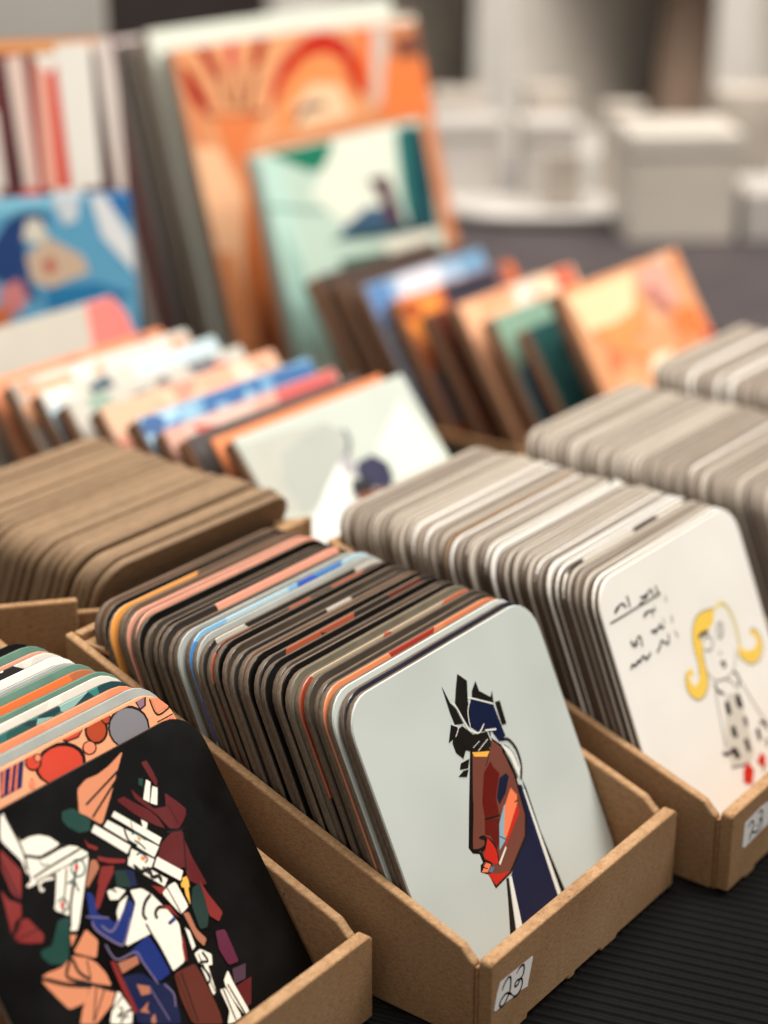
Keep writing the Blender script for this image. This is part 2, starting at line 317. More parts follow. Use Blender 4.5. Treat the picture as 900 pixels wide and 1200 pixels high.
GIRL = [
    ('p','blond',[(6.81,6.82),(6.06,6.98),(5.45,6.93),(5.05,6.62),(4.78,6.06),(4.76,5.41),(4.57,4.89),(4.19,4.75),(4.03,4.91),(3.98,5.19),(4.14,5.25),(4.24,5.05),(4.33,5.31),(4.18,5.45),(3.88,5.42),(3.65,5.05),(3.69,4.65),(4.06,4.3),(4.54,4.25),(4.97,4.48),(5.16,4.93),(5.2,5.51),(5.4,5.96),(5.37,6.24),(6.03,6.26),(6.46,6.37)]),
    ('s','straw',[(6.81,6.82),(7.35,6.83),(7.65,6.55),(7.82,6.02),(7.83,5.48),(7.74,4.97)],0.189),
    ('p','blond',[(7.66,5.13),(7.82,4.87),(8.16,4.64),(8.67,4.55),(8.98,4.72),(8.92,4.98),(8.68,5.09),(8.68,5.27),(9.0,5.22),(9.29,4.88),(9.26,4.41),(8.81,4.09),(8.2,4.11),(7.76,4.42),(7.5,4.79)]),
    ('s','pencil',[(6.81,6.82),(6.06,6.98),(5.45,6.93),(5.03,6.63),(4.78,6.06),(4.76,5.41),(4.58,4.96)],0.047),
    ('s','pencil',[(3.86,5.43),(3.63,5.06),(3.69,4.64),(4.05,4.28),(4.57,4.23),(4.99,4.47),(5.16,4.93),(5.18,5.52)],0.047),
    ('s','pencil',[(7.44,4.81),(7.74,4.4),(8.19,4.09),(8.84,4.06),(9.29,4.39),(9.29,4.88),(9.01,5.24),(8.7,5.26)],0.047),
    ('s','pencil',[(7.35,6.83),(7.73,6.46),(7.85,5.74),(7.72,5.04)],0.041),
    ('s','pencil',[(5.4,5.96),(5.2,5.38),(5.21,4.85),(5.62,4.43),(6.33,4.29),(6.84,4.36),(7.26,4.74),(7.45,5.01)],0.041),
    ('s','ink2',[(5.27,6.18),(5.45,6.27),(6.0,6.21)],0.135),
    ('s','pencil',[(5.43,6.02),(5.74,6.1),(6.03,5.93),(6.01,5.67),(5.69,5.56),(5.4,5.73)],0.068),
    ('s','pencil',[(6.42,5.92),(6.72,6.21),(6.97,6.19),(6.89,5.82),(6.61,5.72),(6.44,5.85)],0.068),
    ('s','ink2',[(6.85,6.13),(6.66,5.77)],0.081),
    ('s','ink2',[(6.32,5.29),(6.34,5.17)],0.135),
    ('s','ink2',[(6.17,4.88),(6.38,4.87),(6.42,4.72),(6.24,4.73)],0.121),
    ('s','pencil2',[(5.41,4.41),(5.48,4.08),(5.81,3.85)],0.135),
    ('s','pencil2',[(6.84,4.36),(7.04,4.01),(6.85,3.68)],0.121),
    ('s','pencil2',[(5.6,4.4),(6.19,4.27),(6.64,3.9),(6.65,3.69)],0.054),
    ('s','pencil',[(5.32,4.14),(5.05,2.79),(4.89,2.06)],0.054),
    ('s','pencil',[(7.04,4.01),(7.58,2.72),(8.08,1.69)],0.054),
    ('p','grey2',[(5.9,3.78),(6.84,3.55),(6.66,1.18),(6.07,0.88),(4.97,1.29),(5.02,2.27)]),
    ('p','ink2',[(5.7,3.56),(5.97,3.49),(5.93,3.03),(5.69,3.01),(5.61,3.29)]),
    ('p','ink2',[(6.46,3.49),(6.78,3.49),(6.82,2.95),(6.61,2.93),(6.41,3.11)]),
    ('p','ink2',[(5.62,2.62),(5.89,2.58),(5.9,2.14),(5.7,2.12),(5.55,2.33)]),
    ('p','ink2',[(6.55,2.61),(6.8,2.56),(6.76,2.23),(6.57,2.22)]),
    ('p','ink2',[(5.28,1.93),(5.58,1.83),(5.69,1.42),(5.46,1.4),(5.28,1.59)]),
    ('p','ink2',[(6.19,1.88),(6.48,1.85),(6.47,1.36),(6.22,1.36)]),
    ('p','ink2',[(7.14,1.87),(7.43,1.89),(7.37,1.43),(7.15,1.42)]),
    ('p','ink2',[(7.65,1.32),(7.85,1.3),(7.65,0.97),(7.57,1.07)]),
    ('s','ink2',[(7.58,2.03),(7.89,1.84),(7.93,1.55)],0.135),
    ('s','ink2',[(4.68,2.04),(4.79,1.88),(5.21,1.82),(5.4,1.91)],0.135),
    ('s','ink2',[(4.92,1.31),(6.12,0.97)],0.081),
    ('s','pencil2',[(5.93,0.88),(5.97,0.25)],0.068),
    ('s','pencil2',[(6.9,0.88),(6.88,0.27)],0.068),
    ('p','red2',[(5.60,0.90),(5.99,1.09),(6.30,0.65),(5.90,0.23),(5.40,0.50)]),
    ('p','red2',[(6.62,0.81),(7.07,1.02),(7.28,0.78),(7.07,0.36)]),
    ('s','pencil2',[(0.33,8.54),(1.39,8.51),(2.54,8.49),(3.71,8.45)],0.068),
    ('s','ink2',[(0.79,8.75),(0.9,8.83),(1.12,8.88)],0.117),
    ('s','ink2',[(1.12,8.88),(1.24,8.92),(1.38,8.89),(1.49,8.7)],0.068),
    ('s','ink2',[(1.47,8.89),(1.49,8.7)],0.068),
    ('s','ink2',[(1.73,9.07),(1.75,8.87),(1.72,8.65)],0.078),
    ('s','ink2',[(2.49,8.75),(2.76,8.64),(2.94,8.68),(2.97,8.78)],0.097),
    ('s','ink2',[(2.76,8.76),(2.83,8.65)],0.127),
    ('s','ink2',[(3.08,8.74),(3.23,8.78),(3.29,8.52)],0.078),
    ('s','ink2',[(3.55,8.81),(3.59,8.7),(3.55,8.51),(3.72,8.52)],0.078),
    ('s','ink2',[(2.31,8.55),(2.5,8.53),(2.67,8.48)],0.097),
    ('s','ink2',[(2.36,8.05),(2.47,8.12),(2.65,8.15)],0.107),
    ('s','ink2',[(2.65,8.15),(2.86,8.12),(3.09,8.05)],0.068),
    ('s','ink2',[(2.9,8.07),(2.9,7.88)],0.058),
    ('s','ink2',[(3.12,8.23),(3.14,7.99)],0.049),
    ('s','pencil2',[(3.97,8.31),(3.94,8.07)],0.058),
    ('s','ink2',[(2.51,7.44),(2.68,7.43),(2.8,7.3)],0.097),
    ('s','ink2',[(2.74,7.43),(2.99,7.4),(3.17,7.54)],0.078),
    ('s','ink2',[(3.12,7.5),(3.23,7.35),(3.36,7.34)],0.087),
    ('s','ink2',[(3.43,7.64),(3.42,7.39)],0.049),
    ('s','pencil2',[(3.99,7.55),(3.94,7.28)],0.068),
    ('s','pencil2',[(3.94,6.99),(4.0,6.72)],0.068),
    ('s','ink2',[(1.19,7.62),(1.26,7.41),(1.49,7.36),(1.53,7.55)],0.078),
    ('s','ink2',[(1.34,7.5),(1.55,7.42)],0.058),
    ('s','ink2',[(1.62,7.59),(1.8,7.52),(1.79,7.37),(1.75,7.19)],0.068),
    ('s','ink2',[(2.5,6.7),(2.76,6.81),(2.95,6.98)],0.078),
    ('s','ink2',[(2.95,6.98),(3.09,6.87),(3.25,6.72)],0.068),
    ('s','ink2',[(3.15,6.79),(3.37,6.75),(3.47,7.05)],0.068),
    ('s','ink2',[(0.73,6.73),(0.88,6.85),(0.99,6.74)],0.078),
    ('s','ink2',[(0.99,6.74),(1.29,6.83),(1.36,6.72)],0.097),
    ('s','ink2',[(1.32,6.76),(1.64,6.88),(1.73,6.69)],0.078),
    ('s','ink2',[(1.69,6.72),(1.97,6.76),(2.11,6.84)],0.087),
]
FIGS = [
    ('p','cream',[(2.38,9.81),(2.53,9.86),(2.61,8.95),(2.92,8.95),(3.23,8.87),(3.51,8.68),(3.72,8.36),(3.2,8.32),(2.96,8.35),(2.61,8.58),(2.39,8.04),(2.36,8.14),(2.38,8.48),(2.07,9.26)]),
    ('s','blackink',[(2.52,9.81),(2.56,8.74),(2.41,8.18)],0.05),
    ('p','cream',[(2.57,8.51),(2.91,8.26),(3.14,8.23),(3.64,8.23),(3.98,8.19),(4.19,8.06),(4.44,7.73),(4.2,7.7),(2.23,7.74),(2.18,7.83),(2.38,7.87)]),
    ('s','blackink',[(2.55,8.56),(2.94,8.32),(3.18,8.3),(3.67,8.29),(3.88,8.27)],0.07),
    ('s','blackink',[(2.47,7.92),(3.12,7.95),(4.28,7.96)],0.05),
    ('s','blackink',[(2.5,7.79),(4.42,7.69)],0.05),
    ('s','cream',[(3.07,7.62),(2.74,7.72),(2.57,7.66),(2.54,7.5),(2.64,7.51)],0.05),
    ('p','cream',[(3.29,7.75),(4.24,7.65),(4.42,7.68),(3.05,6.05),(2.81,6.14),(3.04,6.47),(2.64,6.87)]),
    ('p','cream',[(3.21,7.73),(3.51,7.7),(2.95,6.98),(2.65,6.9)]),
    ('s','blackink',[(3.57,7.67),(2.79,6.59)],0.06),
    ('s','blackink',[(3.96,7.66),(3.24,6.83),(2.85,6.21)],0.06),
    ('s','blackink',[(3.18,7.69),(2.69,6.94)],0.05),
    ('s','teal',[(3.74,7.65),(3.9,7.75),(4.11,7.68),(4.13,7.46),(3.97,7.3),(3.74,7.35),(3.68,7.53),(3.74,7.65)],0.045),
    ('p','red',[(3.85,7.66),(3.97,7.63),(3.92,7.49),(3.79,7.51)]),
    ('s','teal',[(3.38,7.29),(3.6,7.3),(3.61,7.07),(3.61,6.95)],0.045),
    ('s','teal',[(2.84,6.98),(3.01,7.04),(3.11,6.9),(3.03,6.7),(2.86,6.76)],0.04),
    ('p','red',[(2.95,6.98),(3.04,6.9),(2.92,6.76),(2.84,6.83)]),
    ('s','teal',[(2.9,8.23),(2.94,8.07),(3.11,8.04)],0.03),
    ('s','blackink',[(3.42,7.3),(3.66,7.16)],0.03),
    ('p','red3',[(1.94,9.04),(2.08,8.68),(2.24,8.26),(2.04,7.89),(1.83,7.54),(1.67,7.85),(1.71,8.63)]),
    ('p','red3',[(1.41,8.09),(1.49,7.76),(1.79,7.47),(1.63,7.18),(1.37,7.14),(1.12,6.87),(1.21,7.22)]),
    ('p','red3',[(1.59,7.11),(1.79,7.04),(1.88,6.77),(2.02,6.44),(1.88,6.27),(1.49,6.45),(1.19,6.64),(1.16,6.82)]),
    ('s','blackink',[(1.81,8.81),(1.8,8.07),(1.84,7.53)],0.04),
    ('s','blackink',[(1.16,6.82),(1.53,7.0)],0.04),
    ('s','blackink',[(1.12,6.7),(1.92,6.66)],0.04),
    ('p','green',[(2.6,6.57),(2.98,6.5),(2.39,5.52),(2.17,5.46),(1.79,5.66),(1.65,5.96),(1.7,6.11),(2.1,6.08)]),
    ('p','green',[(4.23,9.11),(4.57,9.07),(4.85,8.8),(4.97,8.5),(4.79,8.26),(4.44,8.36),(4.17,8.69),(4.12,8.92)]),
    ('p','tan',[(3.28,5.96),(3.48,5.51),(3.18,5.12),(2.6,5.6),(2.97,5.8)]),
    ('p','tan',[(2.74,6.06),(2.94,5.96),(2.62,5.75)]),
    ('p','tan2',[(4.4,7.54),(4.57,7.46),(4.55,7.23),(3.92,6.91),(3.89,6.99)]),
    ('p','tan',[(2.53,5.54),(2.91,5.28),(3.12,5.02),(3.25,4.63),(3.24,4.25),(2.68,4.64),(2.08,4.96),(1.38,5.48),(1.57,5.52),(2.07,5.43)]),
    ('p','tan',[(1.34,5.42),(1.99,4.92),(2.61,4.59),(2.24,4.27),(1.72,4.35),(1.55,4.76),(1.39,5.21)]),
    ('p','tan',[(2.64,4.58),(3.29,4.08),(2.98,3.81),(2.28,3.61),(1.82,3.86),(2.14,4.21)]),
    ('s','blackink',[(2.49,5.53),(2.14,5.25),(2.16,5.03),(2.66,4.62),(3.28,4.06)],0.07),
    ('s','blackink',[(2.49,5.47),(2.49,5.06),(2.72,4.71)],0.07),
    ('s','blackink',[(2.88,5.23),(2.74,4.75)],0.05),
    ('s','blackink',[(1.42,5.43),(2.0,4.95),(2.58,4.6),(2.64,4.58)],0.08),
    ('s','blackink',[(2.8,4.49),(2.22,3.7)],0.05),
    ('s','blackink',[(3.04,4.33),(2.28,3.73)],0.05),
    ('p','red3',[(4.5,8.15),(4.55,7.98),(4.81,7.73),(4.71,7.69),(4.49,7.88)]),
    ('p','tan',[(5.02, 9.46),(5.42,9.59),(5.85,9.55),(6.33,9.61),(7.02,9.8),(6.61,9.43),(5.94,8.82),(5.25,8.23),(4.9,8.69),(4.73, 8.86)]),
    ('s','blackink',[(5.05,8.95),(6.61,9.37)],0.08),
    ('s','blackink',[(5.07,8.55),(6.48,9.21)],0.08),
    ('p','wine',[(7.43,9.25),(7.64,9.22),(7.68,8.9),(7.68,8.53),(7.54,8.4),(7.47,8.8)]),
    ('p','wine',[(6.06,8.64),(6.35,8.63),(6.61,8.3),(6.94,7.94),(7.12,7.61),(7.19,7.21),(6.89,7.47),(6.39,8.07)]),
    ('p','wine',[(6.68,8.73),(6.91,8.29),(7.13,7.88),(7.61,7.75),(8.11,7.4),(7.96,7.16),(7.63,7.01),(7.32,7.15),(7.15,7.66),(6.67,8.4)]),
    ('p','wine',[(7.73,8.13),(8.0,7.73),(8.18,7.4),(8.03,7.19),(7.52,7.49),(7.55,7.78)]),
    ('s','blackink',[(7.64,7.8),(7.69,7.1)],0.03),
    ('p','wine',[(6.81,6.9),(7.32,7.03),(7.74,6.92),(7.25,5.95),(7.0,6.01),(6.51,6.61)]),
    ('p','wine',[(7.65,6.72),(7.61,6.09),(7.69,5.18),(7.41,5.26),(7.13,5.58),(7.22,5.97)]),
    ('s','blackink',[(7.17,7.1),(7.81,6.92)],0.08),
    ('s','blackink',[(7.72,6.84),(7.21,5.85)],0.05),
    ('p','green',[(7.09,8.88),(7.24,8.81),(7.11,8.6),(7.0,8.71)]),
    ('p','cream',[(7.33,8.74),(7.43,8.61),(7.08,8.11),(6.93,8.28)]),
    ('p','cream',[(7.43,8.48),(7.57,8.36),(7.29,7.93),(7.1,8.08)]),
    ('p','cream',[(6.55,7.81),(6.7,7.62),(6.58,7.49),(6.48,7.57)]),
    ('p','cream',[(5.83,8.4),(6.92,7.04),(6.73,6.91),(5.67,8.31)]),
    ('p','cream',[(5.49,8.27),(6.7,6.86),(6.39,6.67),(5.28,8.17)]),
    ('p','cream',[(5.02,8.35),(5.82,7.31),(5.6,7.16),(4.82,8.22)]),
    ('p','cream',[(5.8,7.22),(6.36,6.62),(6.14,6.46),(5.5,6.92)]),
    ('p','cream',[(6.49,6.64),(7.1,5.89),(6.87,5.68),(6.24,6.44)]),
    ('p','cream',[(5.59,7.06),(6.48,5.93),(6.27,5.79),(5.45,6.88)]),
    ('s','blackink',[(5.62,6.8),(5.76,6.52),(6.03,6.45),(6.03,6.21),(6.25,6.13),(6.24,5.93)],0.09),
    ('s','blackink',[(5.89,6.61),(5.95,6.34)],0.08),
    ('s','teal',[(6.02,7.57),(6.2,7.55),(6.32,7.31),(6.41,7.21)],0.04),
    ('s','teal',[(6.02,7.39),(6.16,7.18),(6.24,6.99)],0.04),
    ('p','coral',[(6.17,7.44),(6.27,7.35),(6.14,7.27)]),
    ('s','teal',[(5.85,6.99),(6.03,6.97),(6.15,6.73),(6.01,6.67)],0.04),
    ('p','coral',[(5.99,6.9),(6.14,6.79),(6.02,6.72),(5.93,6.83)]),
    ('s','blackink',[(5.87,7.83),(5.84,7.48),(6.03,7.21)],0.05),
    ('s','blackink',[(6.19,7.92),(6.13,7.7)],0.03),
    ('p','red3',[(4.65,7.54),(4.91,7.35),(5.47,7.05),(5.39,6.97),(4.94,7.16),(4.61,7.41)]),
    ('p','red3',[(4.61,7.23),(5.03,7.06),(4.59,6.71),(4.25,6.75),(4.25,6.87)]),
    ('p','darkblue',[(5.29,6.81),(5.54,6.66),(5.43,6.23),(5.01,6.41)]),
    ('p','yellow',[(7.1,5.72),(7.13,5.58),(7.05,5.38),(6.8,5.5),(6.83,5.61)]),
    ('p','green2',[(4.96,6.94),(5.28,6.79),(5.23,6.27),(4.78,6.52)]),
    ('p','green2',[(7.14,5.33),(7.54,5.32),(7.37,4.54),(7.01,4.11),(6.74,4.19),(6.84,4.93)]),
    ('p','red3',[(4.58,7.12),(4.96,6.94),(4.51,6.69),(3.96,6.26),(3.78,6.26),(4.09,6.66)]),
    ('p','blue',[(3.81,6.86),(3.98,6.66),(3.82,6.15),(4.1,5.89),(4.19,5.67),(4.95,6.06),(5.08,5.81),(4.67,5.36),(4.24,5.08),(4.03,5.1),(3.55,5.7),(3.52,6.13)]),
    ('s','violet',[(3.45,6.25),(4.1,5.89)],0.05),
    ('s','violet',[(3.55,6.05),(3.58,5.75),(4.03,5.1),(4.26,5.1),(4.76,5.56)],0.05),
    ('s','violet',[(3.77,5.82),(4.03,5.52),(4.69,5.89)],0.05),
    ('p','cream',[(4.43,6.55),(4.77,6.5),(5.01,6.29),(4.64,6.18),(4.39,6.3)]),
    ('p','cream',[(4.63,6.09),(5.0,6.15),(4.69,5.89),(4.33,5.66),(4.41,5.91)]),
    ('s','blackink',[(4.6,6.53),(4.7,6.39)],0.07),
    ('p','cream',[(5.13,6.23),(5.51,6.11),(5.74,5.81),(5.91,5.39),(6.01,5.17),(6.16,4.66),(5.99,4.21),(5.77,3.66),(5.24,3.62),(5.23,4.42),(5.17,4.87),(4.16,4.95),(4.76,5.5),(5.13,5.84)]),
    ('s','blackink',[(5.71,5.82),(5.41,5.7),(5.19,5.46),(5.21,5.26)],0.08),
    ('s','blackink',[(6.05,5.24),(5.78,5.37),(5.58,5.29),(5.55,5.12)],0.08),
    ('s','blackink',[(5.13,5.19),(5.15,4.85),(5.21,4.38),(5.24,3.62)],0.05),
    ('p','blue',[(5.82,4.87),(6.13,4.92),(6.09,4.79),(5.84,4.77)]),
    ('p','red3',[(5.87,6.02),(6.29,5.75),(6.03,5.64)]),
    ('p','red3',[(5.87,5.39),(6.14,5.25),(6.25,4.8)]),
    ('p','red3',[(6.11,4.39),(6.06,4.12),(5.86,3.62),(5.77,3.66),(5.91,4.07)]),
    ('p','yellow',[(6.95,5.73),(7.13,5.7),(6.81,4.94),(6.81,5.25)]),
    ('p','cream',[(6.08,5.67),(6.45,5.76),(6.68,5.74),(6.72,4.93),(6.37,4.86),(6.27,5.09)]),
    ('s','blackink',[(6.32,5.74),(6.38,4.89)],0.05),
    ('p','tan2',[(6.44,4.86),(6.64,4.79),(6.62,4.25),(6.8,3.85),(6.6,3.71),(6.47,4.02)]),
    ('p','red3',[(7.47,5.48),(7.54,4.95),(7.74,4.23),(7.47,4.06),(7.25,4.36),(7.39,4.96)]),
    ('p','plum',[(7.2,3.89),(7.54,3.78),(7.52,3.24),(7.49,2.76),(7.1,2.84),(7.03,3.37)]),
    ('p','plum2',[(7.16,2.69),(7.68,2.6),(7.44,2.23),(6.99,2.29)]),
    ('p','wine',[(7.02,2.21),(7.66,2.18),(7.24,1.54),(7.06,1.51)]),
    ('p','cream',[(6.28,4.48),(6.38,4.31),(6.33,3.85),(6.18,3.81)]),
    ('p','cream',[(6.18,3.69),(6.43,3.71),(6.72,3.4),(6.58,3.12),(6.43,3.19),(6.29,2.42),(6.15,2.38),(6.19,3.08)]),
    ('s','blackink',[(6.45,3.61),(6.49,3.29),(6.22,3.37),(6.32,2.89),(6.14,2.74)],0.06),
    ('s','blackink',[(6.3,3.63),(6.26,2.43)],0.04),
    ('p','cream',[(6.99,2.74),(6.98,2.35),(7.06,1.39),(6.85,1.38),(6.72,1.88),(6.68,2.39),(6.71,2.56)]),
    ('p','cream',[(6.44,2.4),(6.65,2.35),(6.73,1.39),(6.4,1.39),(6.17,1.46),(6.43,1.74)]),
    ('s','blackink',[(6.55,2.37),(6.49,1.4)],0.06),
    ('s','blackink',[(6.77,2.4),(6.88,1.37)],0.06),
    ('p','brick',[(5.24,3.55),(6.04,3.46),(6.11,2.94),(6.1,1.92),(6.02,1.54),(5.08,2.06),(5.09,2.83)]),
    ('s','blackink',[(5.48,3.45),(5.28,2.01)],0.05),
    ('s','blackink',[(5.31,3.43),(5.16,2.07)],0.03),
    ('p','blue',[(4.23,4.76),(5.02,4.89),(5.12,4.36),(5.16,3.62),(4.65,3.6),(4.38,4.51)]),
    ('p','darkblue',[(3.66,4.3),(4.28,4.09),(4.62,3.56),(4.94,3.45),(4.87,2.59),(4.73,2.25),(3.44,2.97),(3.59,3.58)]),
    ('p','tan2',[(3.71,4.69),(4.38,4.57),(4.35,4.35),(3.7,4.37)]),
    ('p','tan2',[(3.97,3.9),(4.31,3.66),(4.26,3.46),(3.95,3.56)]),
    ('p','tan2',[(3.67,3.22),(4.09,3.31),(3.93,3.17),(3.95,3.01)]),
    ('p','tan2',[(3.91,2.88),(4.09,2.93),(4.02,2.7),(3.86,2.74)]),
    ('s','violet',[(3.61,5.32),(3.73,4.79),(4.4,4.67),(4.47,4.29),(4.62,3.56)],0.04),
    ('s','violet',[(4.31,3.66),(4.44,2.53)],0.04),
    ('s','violet',[(4.79,3.46),(4.94,3.09),(4.81,2.74)],0.04),
    ('p','red3',[(3.51,4.85),(3.65,4.78),(3.64,4.14),(3.63,3.27),(3.49,3.23),(3.45,3.95)]),
    ('p','cream',[(3.34,4.07),(3.47,3.33),(3.27,3.06),(2.65,3.41),(2.88,3.68)]),
    ('s','blackink',[(3.42,3.85),(2.86,3.69)],0.05),
    ('s','blackink',[(3.13,3.66),(3.2,3.54),(3.09,3.42),(2.97,3.46),(3.17,3.49)],0.04),
    ('s','blackink',[(3.49,3.35),(3.31,3.42),(2.96,3.26)],0.05),
    ('s','blackink',[(3.15,3.33),(3.3,3.28)],0.04),
]
COBBLE = [
    ('p','navyd',[(3.56,10.08),(4.39,9.97),(3.92,9.23),(3.13,9.23)]),
    ('p','coral',[(3.68,10.07),(3.75,10.06),(3.29,9.3),(3.2,9.3)]),
    ('p','coral',[(3.93,10.03),(4.03,10.02),(3.52,9.27),(3.44,9.27)]),
    ('p','coral',[(4.15,10.01),(4.2,10.0),(3.73,9.24),(3.65,9.25)]),
    ('p','ink',[(6.34,9.21),(6.27,9.01),(6.1,8.84),(5.85,8.74),(5.55,8.7),(5.24,8.74),(4.95,8.85),(4.73,9.01),(4.58,9.21),(4.54,9.42),(4.61,9.62),(4.77,9.78),(5.02,9.88),(5.31,9.92),(5.62,9.89),(5.92,9.79),(6.15,9.62),(6.3,9.42)]),
    ('p','scarlet',[(6.21,9.19),(6.15,9.02),(6.0,8.88),(5.78,8.78),(5.52,8.75),(5.25,8.79),(5.0,8.88),(4.8,9.02),(4.68,9.19),(4.64,9.38),(4.7,9.55),(4.84,9.69),(5.06,9.78),(5.31,9.82),(5.58,9.79),(5.84,9.69),(6.04,9.55),(6.17,9.38)]),
    ('p','ink',[(4.86,9.6),(4.81,9.53),(4.72,9.48),(4.63,9.46),(4.53,9.47),(4.43,9.51),(4.36,9.58),(4.32,9.66),(4.3,9.74),(4.33,9.82),(4.38,9.89),(4.46,9.94),(4.56,9.96),(4.66,9.95),(4.75,9.91),(4.82,9.84),(4.87,9.76),(4.88,9.68)]),
    ('p','scarlet',[(4.8,9.62),(4.76,9.57),(4.7,9.53),(4.62,9.52),(4.54,9.52),(4.47,9.56),(4.41,9.61),(4.37,9.67),(4.36,9.74),(4.38,9.8),(4.42,9.85),(4.49,9.89),(4.56,9.91),(4.64,9.9),(4.72,9.87),(4.78,9.82),(4.81,9.75),(4.82,9.68)]),
    ('p','ink',[(4.92,9.71),(4.89,9.67),(4.85,9.65),(4.8,9.64),(4.76,9.64),(4.71,9.66),(4.68,9.69),(4.66,9.73),(4.65,9.78),(4.67,9.82),(4.69,9.86),(4.73,9.88),(4.78,9.89),(4.83,9.89),(4.87,9.87),(4.91,9.84),(4.93,9.8),(4.93,9.75)]),
    ('p','coral2',[(4.89,9.73),(4.86,9.7),(4.83,9.68),(4.8,9.67),(4.76,9.67),(4.73,9.69),(4.71,9.71),(4.69,9.74),(4.69,9.77),(4.7,9.8),(4.72,9.83),(4.75,9.85),(4.79,9.86),(4.82,9.86),(4.85,9.84),(4.88,9.82),(4.89,9.79),(4.89,9.76)]),
    ('p','ink',[(5.73,9.97),(6.73,9.96),(6.37,9.74),(5.9,9.78)]),
    ('p','scarlet',[(5.82,9.94),(6.65,9.94),(6.35,9.79),(5.96,9.82)]),
    ('p','ink',[(7.44,9.53),(7.35,9.41),(7.22,9.33),(7.07,9.29),(6.92,9.3),(6.79,9.36),(6.68,9.46),(6.62,9.58),(6.61,9.72),(6.66,9.86),(6.75,9.97),(6.87,10.06),(7.02,10.1),(7.17,10.09),(7.31,10.03),(7.42,9.93),(7.48,9.81),(7.49,9.67)]),
    ('p','rust',[(7.37,9.56),(7.29,9.46),(7.18,9.39),(7.06,9.36),(6.94,9.37),(6.83,9.41),(6.75,9.49),(6.7,9.6),(6.69,9.71),(6.73,9.82),(6.81,9.92),(6.91,9.99),(7.03,10.03),(7.15,10.02),(7.26,9.98),(7.35,9.9),(7.4,9.79),(7.4,9.68)]),
    ('p','ink',[(7.7,9.78),(7.67,9.73),(7.61,9.7),(7.55,9.68),(7.49,9.69),(7.43,9.71),(7.38,9.75),(7.36,9.8),(7.35,9.86),(7.37,9.91),(7.4,9.96),(7.46,9.99),(7.52,10.0),(7.58,10.0),(7.64,9.97),(7.69,9.93),(7.71,9.88),(7.72,9.83)]),
    ('p','rust',[(7.66,9.79),(7.63,9.76),(7.59,9.74),(7.55,9.73),(7.5,9.73),(7.46,9.75),(7.42,9.78),(7.4,9.81),(7.4,9.85),(7.41,9.89),(7.44,9.93),(7.48,9.95),(7.52,9.96),(7.57,9.96),(7.61,9.94),(7.65,9.91),(7.67,9.88),(7.67,9.83)]),
    ('p','ink',[(6.82,9.23),(6.77,9.17),(6.7,9.13),(6.61,9.12),(6.52,9.13),(6.44,9.16),(6.37,9.22),(6.33,9.29),(6.32,9.36),(6.34,9.43),(6.39,9.49),(6.46,9.53),(6.55,9.54),(6.64,9.53),(6.72,9.5),(6.79,9.44),(6.83,9.37),(6.84,9.3)]),
    ('p','coral2',[(6.77,9.25),(6.73,9.2),(6.67,9.17),(6.6,9.16),(6.53,9.16),(6.46,9.19),(6.41,9.24),(6.38,9.29),(6.37,9.35),(6.39,9.41),(6.43,9.46),(6.48,9.49),(6.55,9.5),(6.63,9.5),(6.69,9.47),(6.75,9.42),(6.78,9.37),(6.79,9.31)]),
    ('p','ink',[(8.91,9.02),(8.76,8.84),(8.54,8.72),(8.27,8.67),(8.0,8.7),(7.76,8.81),(7.56,8.97),(7.44,9.18),(7.41,9.4),(7.48,9.61),(7.62,9.79),(7.84,9.91),(8.1,9.96),(8.37,9.94),(8.62,9.84),(8.82,9.67),(8.94,9.46),(8.97,9.24)]),
    ('p','slate',[(8.84,9.03),(8.7,8.86),(8.5,8.75),(8.26,8.71),(8.01,8.74),(7.78,8.83),(7.61,8.98),(7.5,9.17),(7.47,9.37),(7.53,9.57),(7.66,9.73),(7.86,9.84),(8.09,9.89),(8.34,9.87),(8.57,9.77),(8.75,9.62),(8.87,9.43),(8.89,9.23)]),
    ('p','ink',[(8.76,9.94),(9.22,9.89),(9.09,9.66),(8.83,9.61)]),
    ('p','mauve',[(8.81,9.9),(9.15,9.89),(9.03,9.69),(8.85,9.66)]),
    ('s','ink',[(9.31,9.79),(9.36,9.25),(9.92,9.28)],0.05),
    ('s','ink',[(9.25,9.05),(10.04,9.05)],0.05),
    ('p','coral2',[(9.36,9.79),(9.38,9.3),(9.88,9.33),(9.61,9.71)]),
    ('p','coral2',[(9.32,9.0),(10.02,9.0),(10.04,8.59)]),
    ('s','ink',[(4.21,9.21),(4.35,9.32)],0.08),
    ('p','coral2',[(4.38,9.13),(4.35,9.1),(4.32,9.07),(4.28,9.06),(4.24,9.06),(4.2,9.07),(4.17,9.1),(4.16,9.14),(4.16,9.18),(4.17,9.23),(4.2,9.26),(4.23,9.29),(4.27,9.3),(4.32,9.3),(4.35,9.28),(4.38,9.26),(4.39,9.22),(4.39,9.18)]),
]
LAB1 = [
    ('p','label',[(0.458,2.232),(2.15,2.179),(2.207,2.123),(1.951,1.202),(1.624,1.273),(0.255,1.314),(0.167,1.379),(0.3,1.906)]),
    ('s','pen',[(0.56,1.859),(0.641,1.986),(0.775,2.095),(0.93,2.134),(1.015,2.027),(1.008,1.726),(0.94,1.531),(0.705,1.317),(0.532,1.314),(0.458,1.416),(0.539,1.556),(0.761,1.636),(0.975,1.534),(1.123,1.377)],.075),
    ('s','pen',[(1.32,2.027),(1.474,2.138),(1.669,2.14),(1.729,2.017),(1.686,1.805),(1.53,1.73),(1.351,1.763),(1.249,1.68),(1.289,1.587),(1.429,1.611),(1.53,1.73),(1.642,1.618),(1.634,1.434),(1.516,1.289),(1.306,1.234),(1.141,1.367)],.075),
]
